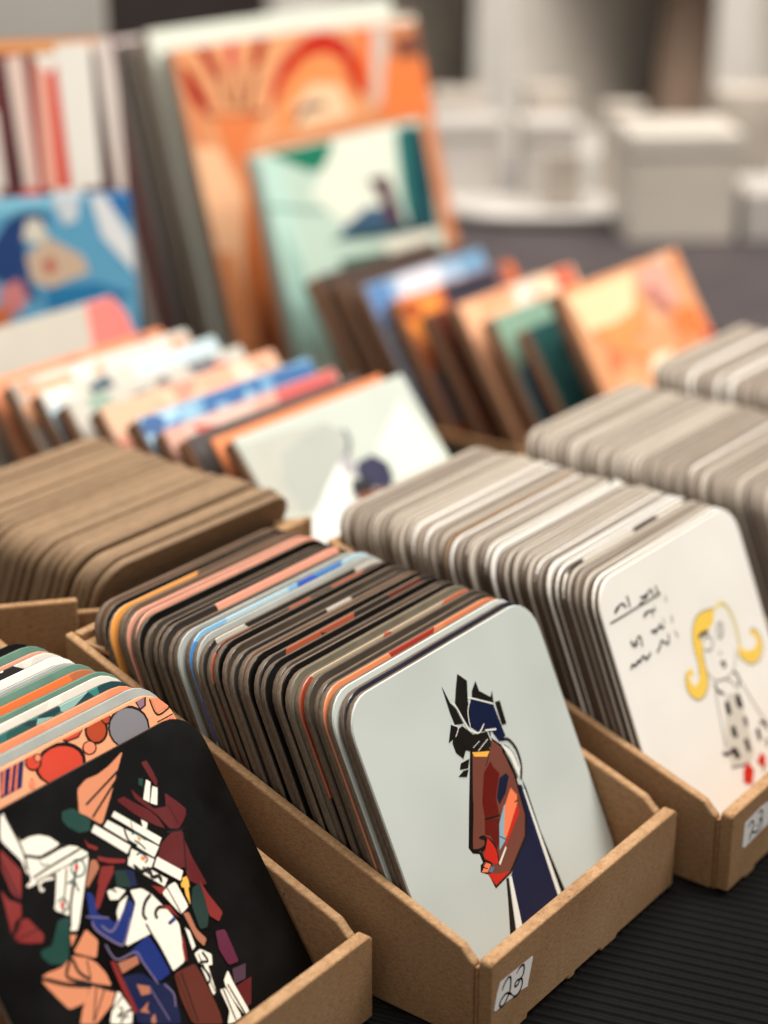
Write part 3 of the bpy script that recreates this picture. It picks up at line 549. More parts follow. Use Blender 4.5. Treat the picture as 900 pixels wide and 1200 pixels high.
LAB2 = [
    ('p','label',[(0.933,2.37),(2.105,2.468),(2.677,2.394),(3.085,2.006),(2.844,1.43),(2.095,1.418),(1.061,1.339),(0.881,1.448),(0.905,1.979)]),
    ('s','pen',[(1.179,2.078),(1.313,2.148),(1.47,2.189),(1.577,2.099),(1.588,1.919),(1.523,1.755),(1.412,1.537),(1.339,1.533)],.075),
    ('s','pen',[(1.402,1.6),(1.53,1.713),(1.886,1.559),(2.037,1.544)],.075),
    ('s','pen',[(1.917,2.266),(2.06,2.295),(2.153,2.29),(2.252,2.145),(2.194,1.939),(1.961,1.777),(1.861,1.826)],.075),
    ('s','pen',[(2.039,1.974),(2.234,1.919),(2.27,1.706),(2.144,1.571),(1.923,1.561)],.075),
]
ORANGE = [
    ('p','#dfe0d2',[(-1.96,22.29),(26.03,21.73),(25.56,20.31),(0.08,21.27)]),
    ('p','#dc9a6c',[(0.34,21.14),(19.57,20.39),(17.7,14.71),(5.09,14.38),(1.99,14.82)]),
    ('p','#98100f',[(0.54,20.08),(1.47,19.46),(2.43,17.33),(1.75,16.78),(0.71,18.07)]),
    ('p','#98100f',[(1.99,21.08),(3.11,20.97),(3.98,18.96),(3.09,18.79)]),
    ('p','#c04048',[(4.87,21.12),(5.81,21.02),(5.36,19.24),(4.61,19.32)]),
    ('p','#98100f',[(7.61,20.89),(8.78,20.78),(7.51,19.16),(6.46,19.01)]),
    ('s','#5c2c28',[(3.36,19.03),(3.96,16.92)],0.55),
    ('s','#5c2c28',[(5.26,19.14),(4.73,16.82)],0.55),
    ('s','#5c2c28',[(7.04,18.84),(5.46,16.73)],0.55),
    ('s','#7c3428',[(1.84,16.77),(4.1,16.36),(7.05,16.31)],0.4),
    ('p','#d87a48',[(2.29,16.71),(6.66,16.14),(4.7,14.21),(3.43,13.31),(2.6,14.73)]),
    ('p','#b80f0c',[(8.25,17.93),(9.73,19.31),(12.18,20.4),(14.41,20.64),(16.36,19.88),(17.34,18.27),(17.34,15.93),(16.1,16.78),(15.6,18.69),(14.01,19.43),(11.79,19.21),(9.64,17.99),(7.3,16.06)]),
    ('p','#e08c54',[(9.24,17.81),(11.79,19.21),(14.01,19.43),(15.6,18.69),(16.1,16.78),(15.87,14.94),(7.61,14.91)]),
    ('p','#ecc39c',[(9.82,16.4),(11.94,17.5),(14.74,17.17),(15.51,14.99),(9.66,14.85)]),
    ('s','#584a4a',[(9.8,15.28),(10.76,16.06),(12.89,16.02)],0.5),
    ('p','#e8743c',[(17.27,20.37),(19.2,20.42),(17.71,15.89),(17.34,17.1)]),
    ('p','#c9b8ac',[(19.2,20.42),(21.09,20.24),(19.2,15.7),(17.85,15.16)]),
    ('p','#e87c42',[(20.03,18.22),(25.11,17.68),(24.26,13.85),(18.45,14.61)]),
    ('p','#7c4636',[(21.24,19.52),(24.93,19.64),(24.46,18.23),(21.52,17.94)]),
    ('p','#ecb890',[(-0.09,15.12),(2.3,14.78),(3.51,11.54),(1.2,4.47),(-1.3,3.69),(-0.76,9.24)]),
    ('p','#c9703e',[(4.05,13.21),(4.17,10.55),(3.77,2.1),(2.51,2.38),(2.15,7.38)]),
    ('p','#8a4a2c',[(3.29,5.81),(4.02,1.81),(3.04,0.9),(2.03,2.94)]),
    ('p','#d88a5a',[(-0.3,8.72),(1.5,8.38),(1.51,2.39),(-0.68,2.67)]),
]
TEALART = [
    ('p','#1f7a60',[(0.2,15.56),(6.79,15.7),(6.77,13.53),(4.37,13.46),(0.97,15.03)]),
    ('p','#bfe0d4',[(0.31,14.92),(2.0,14.25),(1.94,8.08),(-0.37,8.95)]),
    ('p','#e6ecdc',[(7.24,14.98),(13.36,15.03),(12.29,10.66),(6.6,9.83),(3.9,12.03)]),
    ('p','#1e4c52',[(13.72,14.98),(16.65,14.59),(15.87,8.67),(12.79,8.74),(13.22,12.33)]),
    ('p','#2f7a74',[(13.22,14.6),(14.37,14.67),(13.3,9.11),(12.72,9.67)]),
    ('p','#3f5c78',[(5.8,9.53),(8.95,10.54),(11.73,10.07),(11.65,8.71),(6.98,8.88)]),
    ('p','#54323f',[(9.51,12.23),(11.66,12.12),(11.94,10.72),(12.43,8.81),(10.67,9.12),(10.47,10.73)]),
    ('p','#274a52',[(4.63,9.09),(7.86,9.39),(12.08,8.87),(15.87,8.67),(16.02,7.94),(9.01,8.51)]),
    ('s','#4f8a7c',[(-0.6,12.15),(4.91,11.0)],0.25),
    ('p','#3c6a5c',[(5.26,7.88),(10.87,7.49),(9.82,6.55),(5.57,6.71)]),
    ('p','#ece6d4',[(9.62,8.17),(15.27,8.07),(15.13,6.46),(10.66,6.84)]),
    ('p','#2a2224',[(6.23,6.58),(10.59,6.63),(10.73,5.91),(7.49,6.1)]),
    ('p','#9fc4b8',[(0.89,10.84),(1.94,8.08),(2.22,2.79),(-0.56,3.43)]),
]
STRIPE = [
    ('p','#d8955c',[(12.62,23.34),(21.73,23.37),(21.8,22.19),(12.52,22.36)]),
    ('p','#e0dcd2',[(18.75,22.63),(20.64,22.74),(20.62,15.07),(19.05,14.98)]),
    ('p','#d8c0b4',[(16.07,22.06),(17.01,22.19),(17.17,15.09),(16.49,15.13)]),
    ('p','#cfc4bc',[(20.81,22.73),(21.79,23.03),(22.35,14.8),(21.39,14.85)]),
    ('p','#c8301f',[(18.26,21.14),(18.74,21.63),(18.97,14.99),(18.28,15.03)]),
    ('p','#e0a08c',[(17.58,22.0),(18.26,21.14),(18.28,15.03),(17.51,15.07)]),
    ('p','#3a1c20',[(15.8,21.9),(16.07,22.06),(16.49,15.13),(15.82,15.17)]),
    ('p','#7c1c24',[(17.07,22.02),(17.5,22.01),(17.51,15.07),(17.26,15.08)]),
    ('p','#3a2428',[(20.69,22.4),(20.92,22.05),(21.21,14.86),(20.69,14.89)]),
    ('p','#d8d0c8',[(14.62,20.11),(15.37,19.24),(15.48,15.18),(14.14,15.26)]),
]
BLUEART = [
    ('p','#7fc4dc',[(6.64,15.9),(10.16,15.78),(11.07,15.0),(8.78,14.81),(6.5,14.46)]),
    ('p','#123a72',[(8.09,14.37),(8.94,14.8),(10.07,14.73),(10.14,13.75),(8.95,13.18),(8.96,11.55),(9.48,10.03),(7.48,11.32),(6.25,11.89)]),
    ('p','#d8d4c4',[(9.06,14.31),(9.72,14.43),(10.13,13.59),(9.76,13.13),(8.81,13.35)]),
    ('p','#c8b098',[(8.89,12.53),(10.11,13.43),(11.82,12.34),(12.08,11.5),(10.73,11.09),(10.04,10.81),(9.1,11.21)]),
    ('p','#b8644c',[(9.67,12.15),(10.27,12.44),(10.46,11.77),(9.94,11.48)]),
    ('p','#cfd8dc',[(10.32,15.69),(11.93,15.44),(11.65,14.15),(10.99,14.03)]),
    ('p','#dfe4e6',[(12.42,15.41),(13.24,15.36),(14.53,12.82),(14.56,11.16),(12.9,13.25)]),
    ('p','#1f6cae',[(13.09,15.53),(14.58,15.45),(14.53,13.81),(13.82,14.35)]),
    ('p','#1672a4',[(9.72,10.84),(12.37,10.98),(14.31,10.18),(11.6,9.71),(9.78,9.68)]),
    ('p','#c87c7c',[(7.45,11.0),(8.46,11.42),(8.86,10.4),(8.3,9.62),(7.36,10.02)]),
    ('p','#c86a3c',[(6.4,10.09),(8.01,9.97),(7.75,9.01),(6.31,9.12)]),
]
FLOWER = [
    ('p','#efcfa4',[(0.18,11.38),(7.11,11.42),(5.7,9.19),(0.8,8.99)]),
    ('p','#e8955c',[(1.04,9.31),(3.55,9.1),(5.53,9.42),(6.37,8.25),(3.95,7.85),(6.05,6.95),(5.06,6.61),(2.55,7.81)]),
    ('p','#d8a090',[(7.41,11.36),(10.46,11.53),(10.69,9.05),(8.26,8.8),(7.39,9.98)]),
    ('p','#b87468',[(7.66,10.32),(8.72,10.29),(9.5,8.52),(8.12,8.63)]),
    ('p','#e67a44',[(9.5,8.52),(11.7,8.42),(12.33,6.85),(10.29,6.72),(9.31,7.36)]),
    ('p','#c94a34',[(12.01,6.93),(13.16,5.01),(11.88,4.92),(10.83,5.99)]),
    ('p','#d8583c',[(7.33,5.85),(10.41,5.48),(7.62,4.39),(6.67,5.03)]),
    ('p','#f0ddbc',[(5.49,6.7),(7.56,6.58),(6.36,5.11),(4.71,5.73)]),
    ('p','#e8a878',[(2.08,6.78),(4.88,5.49),(2.7,4.53),(0.86,5.21)]),
    ('p','#efc09a',[(8.97,6.04),(10.83,5.99),(11.09,4.91),(8.91,5.05)]),
]
FIGTILE = [
    ('p','#a9ada6',[(2.13,10.46),(5.4,11.0),(6.5,10.21),(5.87,8.85),(4.46,8.68),(3.21,7.87),(1.62,7.66),(1.39,9.21)]),
    ('p','#b4b5aa',[(0.08,11.39),(2.76,11.32),(5.4,11.0),(2.13,10.46),(1.39,9.21),(1.62,7.66),(-0.03,8.36)]),
    ('p','#d4dccf',[(10.72,10.73),(11.5,8.23),(12.28,6.85),(8.4,6.17),(7.32,6.52),(7.97,7.88),(7.49,8.97)]),
    ('p','#e2e4de',[(5.01,9.12),(5.31,8.41),(4.55,7.44),(5.02,6.67),(3.43,6.0),(1.88,5.35),(-0.17,6.08),(0.84,6.89),(2.35,7.56),(3.58,8.36)]),
    ('p','#33334c',[(6.04,8.8),(7.17,8.84),(7.81,8.24),(7.66,7.51),(7.09,7.07),(5.96,7.59),(5.65,8.3)]),
    ('p','#2c2a2e',[(5.12,8.17),(6.25,7.96),(6.11,7.23),(4.81,7.5)]),
    ('p','#8a5036',[(4.98,7.45),(7.01,7.25),(7.22,6.4),(5.67,6.68),(4.91,7.09)]),
    ('s','#4a4a50',[(6.33,10.41),(6.29,9.8),(5.63,9.23)],0.18),
    ('p','#a8a4a8',[(5.29,9.49),(5.89,9.15),(5.75,8.42),(4.97,8.52)]),
]

# ------------------------------------------------------------------ the setting: table, room behind it
def make_table():
    d = Vector((-0.276, 0.961, 0)); n = Vector((0.961, 0.276, 0))
    bm = bmesh.new(); pitch = 0.42; lo, hi = -70, 128; k = int((hi-lo)/pitch)
    prof = []
    for i in range(k):
        a = lo+i*pitch
        prof += [(a, -0.2), (a+pitch*.2, -0.06), (a+pitch*.4, 0.0), (a+pitch*.6, 0.0), (a+pitch*.8, -0.06)]
    prof.append((hi, -0.2)); prof.append((hi, -0.6)); prof.append((lo, -0.6))
    A = [bm.verts.new((n*p[0]+d*-75+Vector((0, 0, p[1])))*S) for p in prof]
    B = [bm.verts.new((n*p[0]+d*110+Vector((0, 0, p[1])))*S) for p in prof]
    for i in range(len(prof)-1): bm.faces.new((A[i], A[i+1], B[i+1], B[i])).smooth = True
    bm.faces.new((A[-1], A[0], B[0], B[-1])); bm.faces.new(A[::-1]); bm.faces.new(B)
    bmesh.ops.recalc_face_normals(bm, faces=bm.faces[:])
    o = link_mesh('table_top', bm, RUBBER); o['kind'] = 'structure'
    bm = bmesh.new(); q = [n*lo+d*-75, n*hi+d*-75, n*hi+d*110, n*lo+d*110]
    prism_bm(bm, [(p.x, p.y) for p in q], 'xy', -4, -0.602)
    o = link_mesh('table_board', bm, noisy('table_laminate', '#3a3330', '#463e3a', 60)); o['kind'] = 'structure'
make_table()
bm = bmesh.new(); prism_bm(bm, [(-200, -200), (450, -200), (450, 400), (-200, 400)], 'xy', -76, -75)
o = link_mesh('floor', bm, noisy('floor_vinyl', '#4a4340', '#5a524d', 8, 0.5)); o['kind'] = 'structure'
bm = bmesh.new(); box_bm(bm, 262, 270, -150, 380, -75, 260); o = link_mesh('wall', bm, noisy('wall_paint', '#3b3230', '#453b38', 4, 0.9)); o['kind'] = 'structure'
bm = bmesh.new(); q = [Vector((237-.61*320, -183-.79*320, 0)), Vector((237+.61*110, -183+.79*110, 0))]  # unseen dark wall, added to blacken reflections on the glossy boards
prism_bm(bm, [(q[0].x, q[0].y), (q[1].x, q[1].y), (q[1].x+8, q[1].y-6), (q[0].x+8, q[0].y-6)], 'xy', -75, 240)
o = link_mesh('wall', bm, noisy('wall_paint', '#3b3230', '#453b38', 4, 0.9)); o['kind'] = 'structure'

# ------------------------------------------------------------------ cardboard bins with sloping sides
BW, BH, BB, BD = 10.937, 3.058, 8.615, 17.234
def bin_parts(root, W=BW, H=BH, HB=BB, D=BD, label=None):
    bm = bmesh.new()
    out = [(0, 0.12), (1.2, 0.12), (1.3, 0.0), (2.0, 0.0), (2.05, 0.16), (4.3, 0.16), (4.35, 0.02), (4.7, 0.02), (4.75, 0.14), (6.2, 0.14), (6.3, 0.0), (7.2, 0.0), (7.3, 0.12), (W, 0.12), (W, H-.15), (W-.15, H), (0.1, H), (0, H-.1)]
    prism_bm(bm, out, 'xz', 0, 0.46, 0.07, 3); link_mesh('front_panel', bm, CARD, root)
    for s in (0, 1):
        x = 0 if s == 0 else W-.36
        bm = bmesh.new()
        prism_bm(bm, [(0.62, 0), (D, 0), (D, HB), (1.1, H+.18), (0.80, H-.12), (0.62, H-.25)], 'yz', x, x+.36, 0.09, 3)
        # folded corner tab that turns in behind the front panel
        prism_bm(bm, [(x+(.03 if s == 0 else -1.6), .475), (x+(1.9 if s == 0 else .33), .475), (x+(1.9 if s == 0 else .33), .60), (x+(.03 if s == 0 else -1.6), .60)], 'xy', .05, H-.32, 0.03, 1)
        link_mesh('side_panel', bm, CARD, root)
    bm = bmesh.new(); box_bm(bm, .38, W-.38, D-.4, D-.02, 0, HB-.05, 0.08, 0, 3)
    prism_bm(bm, [(.4, D-.42), (1.7, D-.42), (.4, D-1.7)], 'xy', HB-.5, HB-.32, .03, 1)
    link_mesh('back_panel', bm, CARD, root)
    bm = bmesh.new(); box_bm(bm, .37, W-.37, .63, D-.42, 0.05, 0.28); link_mesh('base', bm, CARD, root)
def bin_at(loc, label, rz=0.0, group='cardboard bins of coasters'):
    r = empty('cardboard_bin', loc, rz); tag(r, label, 'box', group); bin_parts(r); return r
C0 = (0, 0); R1 = (11.609, -1.691); L0 = (-11.802, 3.657); R2 = (23.05, -2.1); R3 = (34.7, -2.2)
bC = bin_at((*C0, 0), 'open cardboard bin holding the grey head coaster, handwritten price sticker at its left front corner')
bR = bin_at((*R1, 0), 'open cardboard bin holding the white girl-drawing coaster, right of the grey head coaster bin')
bL = bin_at((*L0, 0), 'open cardboard bin in the lower left corner holding the black stained-glass figure coaster')
bR2 = bin_at((*R2, 0), 'cardboard bin just beyond the girl-drawing bin, filled with plain pale coasters')
bR3 = bin_at((*R3, 0), 'cardboard bin of pale coasters farthest to the right, under the orange flower tile')
bB = bin_at((2.2+BW, 17.45+BD, 0), 'cardboard bin turned backwards behind the grey head coaster bin, full of tan coasters', math.pi)
bm = bmesh.new(); prism_bm(bm, [(1.92, 18.62), (-8.4, 27.1), (-8.2, 27.35), (2.12, 18.87)], 'xy', 0, 8.75, .08)
tag(link_mesh('cardboard_divider', bm, CARD), 'loose sheet of cardboard standing slanted behind the lower left bin', 'cardboard')
def sticker(root, items):
    lab = [i for i in items if i[1] == 'label'][0]; pen = [i for i in items if i[1] == 'pen']
    o = artwork('price_label', [lab], root, y0=-0.012)
    artwork('handwritten_number', pen, o, y0=-0.016)
sticker(bC, LAB1); sticker(bR, LAB2)

# ------------------------------------------------------------------ coasters
CW, CR, CT = 10.0, 1.15, 0.30
def board_bm(flip=False, t=CT):
    bm = bmesh.new()
    y = [0.045, t-.05, t] if not flip else [0, 0.05, t-.045]
    o = rrect(CW, CW, CR); oi = rrect(CW, CW, CR, inset=.045)
    if not flip: rings(bm, [(o, y[0]), (o, y[1]), (oi, y[2])])
    else: rings(bm, [(oi, y[0]), (o, y[1]), (o, y[2])])
    bmesh.ops.recalc_face_normals(bm, faces=bm.faces[:]); return bm
def face_bm(flip=False, t=CT):
    bm = bmesh.new()
    o = rrect(CW, CW, CR); o1 = rrect(CW, CW, CR, inset=.012); o2 = rrect(CW, CW, CR, inset=.03)
    if not flip: rings(bm, [(o2, 0), (o1, .015), (o, .045)], True, False)
    else: rings(bm, [(o, t-.045), (o1, t-.015), (o2, t)], False, True)
    return bm
BOARDS = {}; FACES = {}
def coaster(root_loc, phi, boardmat, facemat, label, group=None, flip=False, rz=0.0, roll=0.0):
    """a board (top-level mesh) with its printed face as a child"""
    kb = (flip, boardmat.name)
    if kb not in BOARDS:
        bm = board_bm(flip); b = link_mesh('coaster', bm, boardmat); BOARDS[kb] = b.data
    else:
        b = bpy.data.objects.new('coaster', BOARDS[kb]); COL.objects.link(b)
    kf = (flip, facemat.name)
    if kf not in FACES:
        f = link_mesh('printed_face', face_bm(flip), facemat, b); FACES[kf] = f.data
    else:
        f = bpy.data.objects.new('printed_face', FACES[kf]); COL.objects.link(f); f.parent = b
    b.location = Vector(root_loc)*S
    b.rotation_euler = (math.radians(phi if flip else -phi), roll, rz)
    tag(b, label, 'coaster', group); return b
def stack(bx, by, y_from, y_to, phi0, phi1, faces, labels, boardmat, group, jit=0.05, start=1, z=.3):
    n = len(faces)
    for i in range(n):
        t = (i+(1 if start else 0))/(n if start else max(n-1, 1)); y = y_from+(y_to-y_from)*t+rnd.uniform(-.035, .035)
        ph = phi0+(phi1-phi0)*t+rnd.uniform(-.35, .35)
        x = bx+BW/2+rnd.uniform(-jit, jit)
        bmx = boardmat[i] if isinstance(boardmat, list) else boardmat
        coaster((x, by+y, z+rnd.uniform(0, .13)), ph, bmx, faces[i], labels[i], group, rz=rnd.uniform(-.004, .004), roll=rnd.uniform(-.003, .003))
G = noisy
pBLACK = G('face_black', '#0b0a09', '#0e0c0b', 60, .28, .22, coat=.04); pNAVY = G('face_navy', '#181b2a', '#1f2334', 60, .35, .5, coat=.3)
pGREY = G('face_pale_grey', '#b6bdb8', '#c3c9c4', 24, .42, .45, coat=.15, detail=1, coat_rough=.25); pDARK = G('face_dark_brown', '#352d26', '#453b31', 80, .4, .4, coat=.2)  # pale grey mottle: soft reflections painted into the print colour
pOLIVE = G('face_olive', '#5c5647', '#6e6756', 80, .45); pBROWN = G('face_brown', '#5d4636', '#6e5543', 80, .45)
pSALM = G('face_salmon', '#cf8d76', '#d99a82', 80, .4, coat=.2); pWHITE = G('face_white', '#e8e4dc', '#f1ede6', 20, .42, .45, coat=.15, coat_rough=.25)
pGREEN = G('face_green', '#56796a', '#698a7a', 80, .4); pLGREY = G('face_light_grey', '#989c98', '#a9ada8', 80, .4)
qSALM = patchy('face_salmon_red', ['#d98258', '#d98a60', '#cf7a52', '#9c2c1e'], 28); qRED = patchy('face_red_patches', ['#a9492e', '#9a3a28', '#a89880', '#b05a3a', '#2a211c'], 34)
qFLEK = patchy('face_dark_flecked', ['#221d1a', '#2a231f', '#9c4a30', '#221d1a', '#5a281e'], 60); qSQ = patchy('face_black_white_squares', ['#1b1917', '#1b1917', '#1b1917', '#b5b0a4', '#1b1917', '#1b1917'], 70)
qBLUE = patchy('face_blue_patches', ['#3d7fc0', '#7fb0cf', '#a9c6d2', '#2a58b8', '#8fb4cc'], 40); qOR = patchy('face_orange_brown', ['#5d4636', '#e08a3c', '#5d4636', '#e59a4c'], 20)
qPINKD = patchy('face_salmon_dark', ['#e39c84', '#2a231f', '#e39c84', '#d98a72'], 22)
qTEAL = patchy('face_teal_patches', ['#20524e', '#2f7a74', '#8cb0a8', '#183c40', '#2c6a66', '#20524e'], 90); qWB = patchy('face_white_black_blocks', ['#d8d3c6', '#e4dfd2', '#1b1917', '#d8d3c6', '#d8d3c6', '#ded8cc'], 120)
qORG = patchy('face_orange_patches', ['#dd6f34', '#e27f3e', '#b5653e', '#dd6f34'], 25); qCOR = patchy('face_coral_grey', ['#ec8a62', '#e9926a', '#b9b6ac', '#ee9672'], 30)
pCOB = G('face_peach', '#ee9f74', '#f2aa80', 60, .4, coat=.3)

# --- middle bin
t = coaster((C0[0]+BW/2, C0[1]+1.66, .3), 24.638, MDF, pGREY, 'pale grey coaster with a dark angular head in profile, at the front of its stack')
artwork('profile_head_picture', HEAD, t, x0=-5)
MB = 'in the middle bin behind the grey head coaster'
cl = [(pNAVY, 'navy-edged coaster packed directly behind the grey head coaster'), (pGREY, 'pale grey-edged coaster second behind the grey head coaster'),
 (qSALM, 'salmon-orange coaster with a red end, third behind the grey head coaster'), (pDARK, 'dark brown coaster just behind the salmon-orange one with a red end'),
 (pDARK, 'very dark coaster between the dark brown one and the red-patched one near the stack front'), (qRED, 'coaster with red-orange and beige patches along its edge near the front of the middle stack'),
 (pOLIVE, 'olive brown coaster directly behind the red-and-beige patched one'), (pBLACK, 'first black coaster behind the olive brown one in the middle stack'),
 (pDARK, 'dark brown coaster between two black ones in the middle stack, nearer the front'), (pBLACK, 'black coaster just in front of the first red-flecked one in the middle stack'),
 (qFLEK, 'dark coaster with red flecks, nearer the front of the two flecked ones'), (pBLACK, 'black coaster directly behind the nearer red-flecked one'),
 (pBROWN, 'plain brown coaster in the very middle of the middle stack'), (qSQ, 'black coaster with small white squares on its edge, nearer the front'),
 (pDARK, 'dark brown coaster behind the nearer white-squared black one'), (pBLACK, 'black coaster in front of the farther red-flecked one'),
 (qFLEK, 'dark coaster with red flecks, farther back of the two flecked ones'), (qSQ, 'black coaster with small white squares, farther back beside the pale grey ones'),
 (pLGREY, 'light grey coaster directly in front of the blue-patched one'), (qBLUE, 'coaster with a bright blue and pale blue patched edge in the middle stack'),
 (pLGREY, 'light grey coaster directly behind the blue-patched one'), (pDARK, 'dark brown coaster between the light grey one and the short salmon one'),
 (qPINKD, 'coaster with salmon and black stretches along its edge behind the blue one'), (pBLACK, 'black coaster behind the salmon-and-black one in the middle stack'),
 (pDARK, 'dark brown coaster between two black ones in front of the salmon pink pair'), (pBLACK, 'black coaster directly in front of the salmon pink pair'),
 (pSALM, 'nearer coaster of the salmon pink pair in the middle stack'), (pSALM, 'farther coaster of the salmon pink pair in the middle stack'),
 (pBROWN, 'brown coaster directly behind the salmon pink pair'), (qOR, 'brown coaster with an orange stretch near the back of the middle stack'),
 (pBLACK, 'black coaster second from the back of the middle stack'), (pBROWN, 'brown coaster last at the back of the middle stack')]
stack(*C0, 1.66, 12.45, 24.6, 23.4, [c[0] for c in cl], [c[1] for c in cl], MDF, 'coasters stacked in the middle bin', jit=.09)

# --- lower left bin
t = coaster((L0[0]+BW/2, L0[1]+1.177, .3), 33.17, MDF, pBLACK, 'black coaster with stained-glass style figures in red, white and blue, leaning low in its bin')
artwork('stained_glass_figures', FIGS, t, x0=-5, soft=True, bold=1.35)
t = coaster((L0[0]+BW/2, L0[1]+3.0, .3), 28.5, MDF, pCOB, 'peach coaster with red and grey outlined pebbles, behind the black figure coaster')
artwork('pebble_picture', COBBLE, t, x0=-5, clip=(.08, 9.92, .08, 9.9))
ll = [(pLGREY, 'pale grey-edged coaster directly behind the pebble coaster'), (qCOR, 'coral coaster with a grey bit, second behind the pebble coaster'),
 (qTEAL, 'coaster with dark teal patches along its edge in the lower left stack'), (qWB, 'white coaster with black blocks along its edge, directly behind the teal one'),
 (pGREEN, 'grey-green coaster in front of the orange one in the lower left stack'), (qORG, 'bright orange-edged coaster between two grey-green ones'),
 (pGREEN, 'grey-green coaster behind the orange one in the lower left stack'), (pLGREY, 'light grey coaster behind the grey-green ones in the lower left stack'),
 (pWHITE, 'plain white coaster in front of the black-blocked white one at the back left'), (qWB, 'white coaster with black blocks near the back of the lower left stack'),
 (pSALM, 'pinkish coaster near the back of the lower left stack'), (pGREEN, 'grey-green coaster second from the back of the lower left stack'), (pBLACK, 'black coaster last at the back of the lower left stack')]
stack(*L0, 3.0, 8.7, 28.5, 27.5, [c[0] for c in ll], [c[1] for c in ll], MDF, 'coasters stacked in the lower left bin', jit=.08)

# --- right bin with the girl drawing
t = coaster((R1[0]+BW/2, R1[1]+2.242, .3), 22.188, MDF, pWHITE, 'white coaster with a child-like drawing of a yellow-haired girl and handwriting')
artwork('girl_drawing', GIRL, t, x0=-5, clip=(.08, 9.92, .08, 9.92))
qDOT = patchy('face_white_dots', ['#e4dfd2', '#e4dfd2', '#e4dfd2', '#e4dfd2', '#e4dfd2', '#1b1917', '#e4dfd2', '#e4dfd2'], 60)
pTAN = G('face_tan', '#86694e', '#967757', 80, .5); pCREAM = G('face_cream', '#b9afa1', '#c6bcae', 30, .45); pSTONE = G('face_stone', '#8d8276', '#9c9083', 30, .5)
wl = []; n = 38
PLAINW = 'plain white-edged coaster packed in the row behind the girl drawing'
for i in range(n):
    if i == 4: wl.append((qDOT, 'white coaster with black ink marks on its edge, close behind the girl drawing'))
    elif i == 15: wl.append((qDOT, 'white coaster with black ink dots in the middle of the girl-drawing row'))
    elif i == 21: wl.append((pTAN, 'single tan-edged coaster among the white ones behind the girl drawing'))
    else: wl.append((rnd.choice((pWHITE, pSTONE, pWHITE, pSTONE, pCREAM)) if i < 20 else rnd.choice((pSTONE, pCREAM, pSTONE, pCREAM, pWHITE, pSTONE)), PLAINW))
stack(*R1, 2.242, 13.3, 22.2, 22.0, [c[0] for c in wl], [c[1] for c in wl], [MDFDARK if i < 22 else MDF for i in range(n)], 'white coasters behind the girl drawing', jit=.07)

# --- the two farther rows on the right
for (bx, by), lab, grp in ((R2, 'pale plain coaster packed in the second row behind the girl drawing, right side', 'pale coasters of the second right-hand row'),
                           (R3, 'pale plain coaster packed in the farthest row below the orange flower tile', 'pale coasters of the farthest right-hand row')):
    fs = [rnd.choice([pSTONE, pCREAM, pSTONE, pCREAM, pSTONE, pSTONE, pWHITE]) for i in range(37)]
    stack(bx, by, 1.4, 13.0 if bx < 30 else 13.6, 22.5, 22, fs, [lab]*37, MDFPALE, grp, jit=.1, start=0)
# --- tan rows, turned with their backs to us
for bx, y0, lab, grp, n in ((2.55, 18.66, 'plain tan coaster, back turned, packed in the tan row behind the middle stack', 'tan coasters turned backwards', 44),):
    y = y0+3.2
    for i in range(n):
        y += .30+rnd.uniform(-.03, .05)+(.16 if i in (3, 5, 9, 11, 17, 24) else 0)
        coaster((bx+BW/2+rnd.uniform(-.07, .07), y, (.3+rnd.uniform(-.0, .22))), 23.5+rnd.uniform(-.4, .4), MDFTAN, pTAN, lab, grp, flip=True, rz=rnd.uniform(-.006, .006))
        if y > y0+13.5 and bx > 0: break

# ------------------------------------------------------------------ square picture tiles and panels
def tile(name, x, ytop, ztop, phi, w, h, t, facecol, label, cat, group=None, art=None, edge=None, z0=None):
    """(x, ytop, ztop) is the top left front corner"""
    ph = math.radians(phi); yb = ytop-h*math.sin(ph); zb = ztop-h*math.cos(ph)
    bm = bmesh.new(); o = rrect(w, h, .14, 3); oi = rrect(w, h, .14, 3, .06)
    rings(bm, [(o, .02), (o, t-.06), (oi, t)]); bmesh.ops.recalc_face_normals(bm, faces=bm.faces[:])
    b = link_mesh(name, bm, edge or WOOD)
    bm = bmesh.new(); rings(bm, [(oi, -.03), (o, .02)], True, False)
    f = link_mesh('picture', bm, facecol if not isinstance(facecol, str) else ink(facecol, facecol), b)
    b.location = Vector((x+w/2, yb, zb))*S; b.rotation_euler = (-ph, 0, 0)
    tag(b, label, cat, group)
    if art: artwork('picture_print', art, b, x0=-w/2, y0=-.036, step=.002, clip=(.07, w-.07, .07, h-.07))
    return b
def fr(w, h, items):
    """drawing given in fractions of the face, (0,0) bottom left"""
    return [(k, c, [(p[0]*w, p[1]*h) for p in pts])+tuple(r) for k, c, pts, *r in items]
TW = 11.8
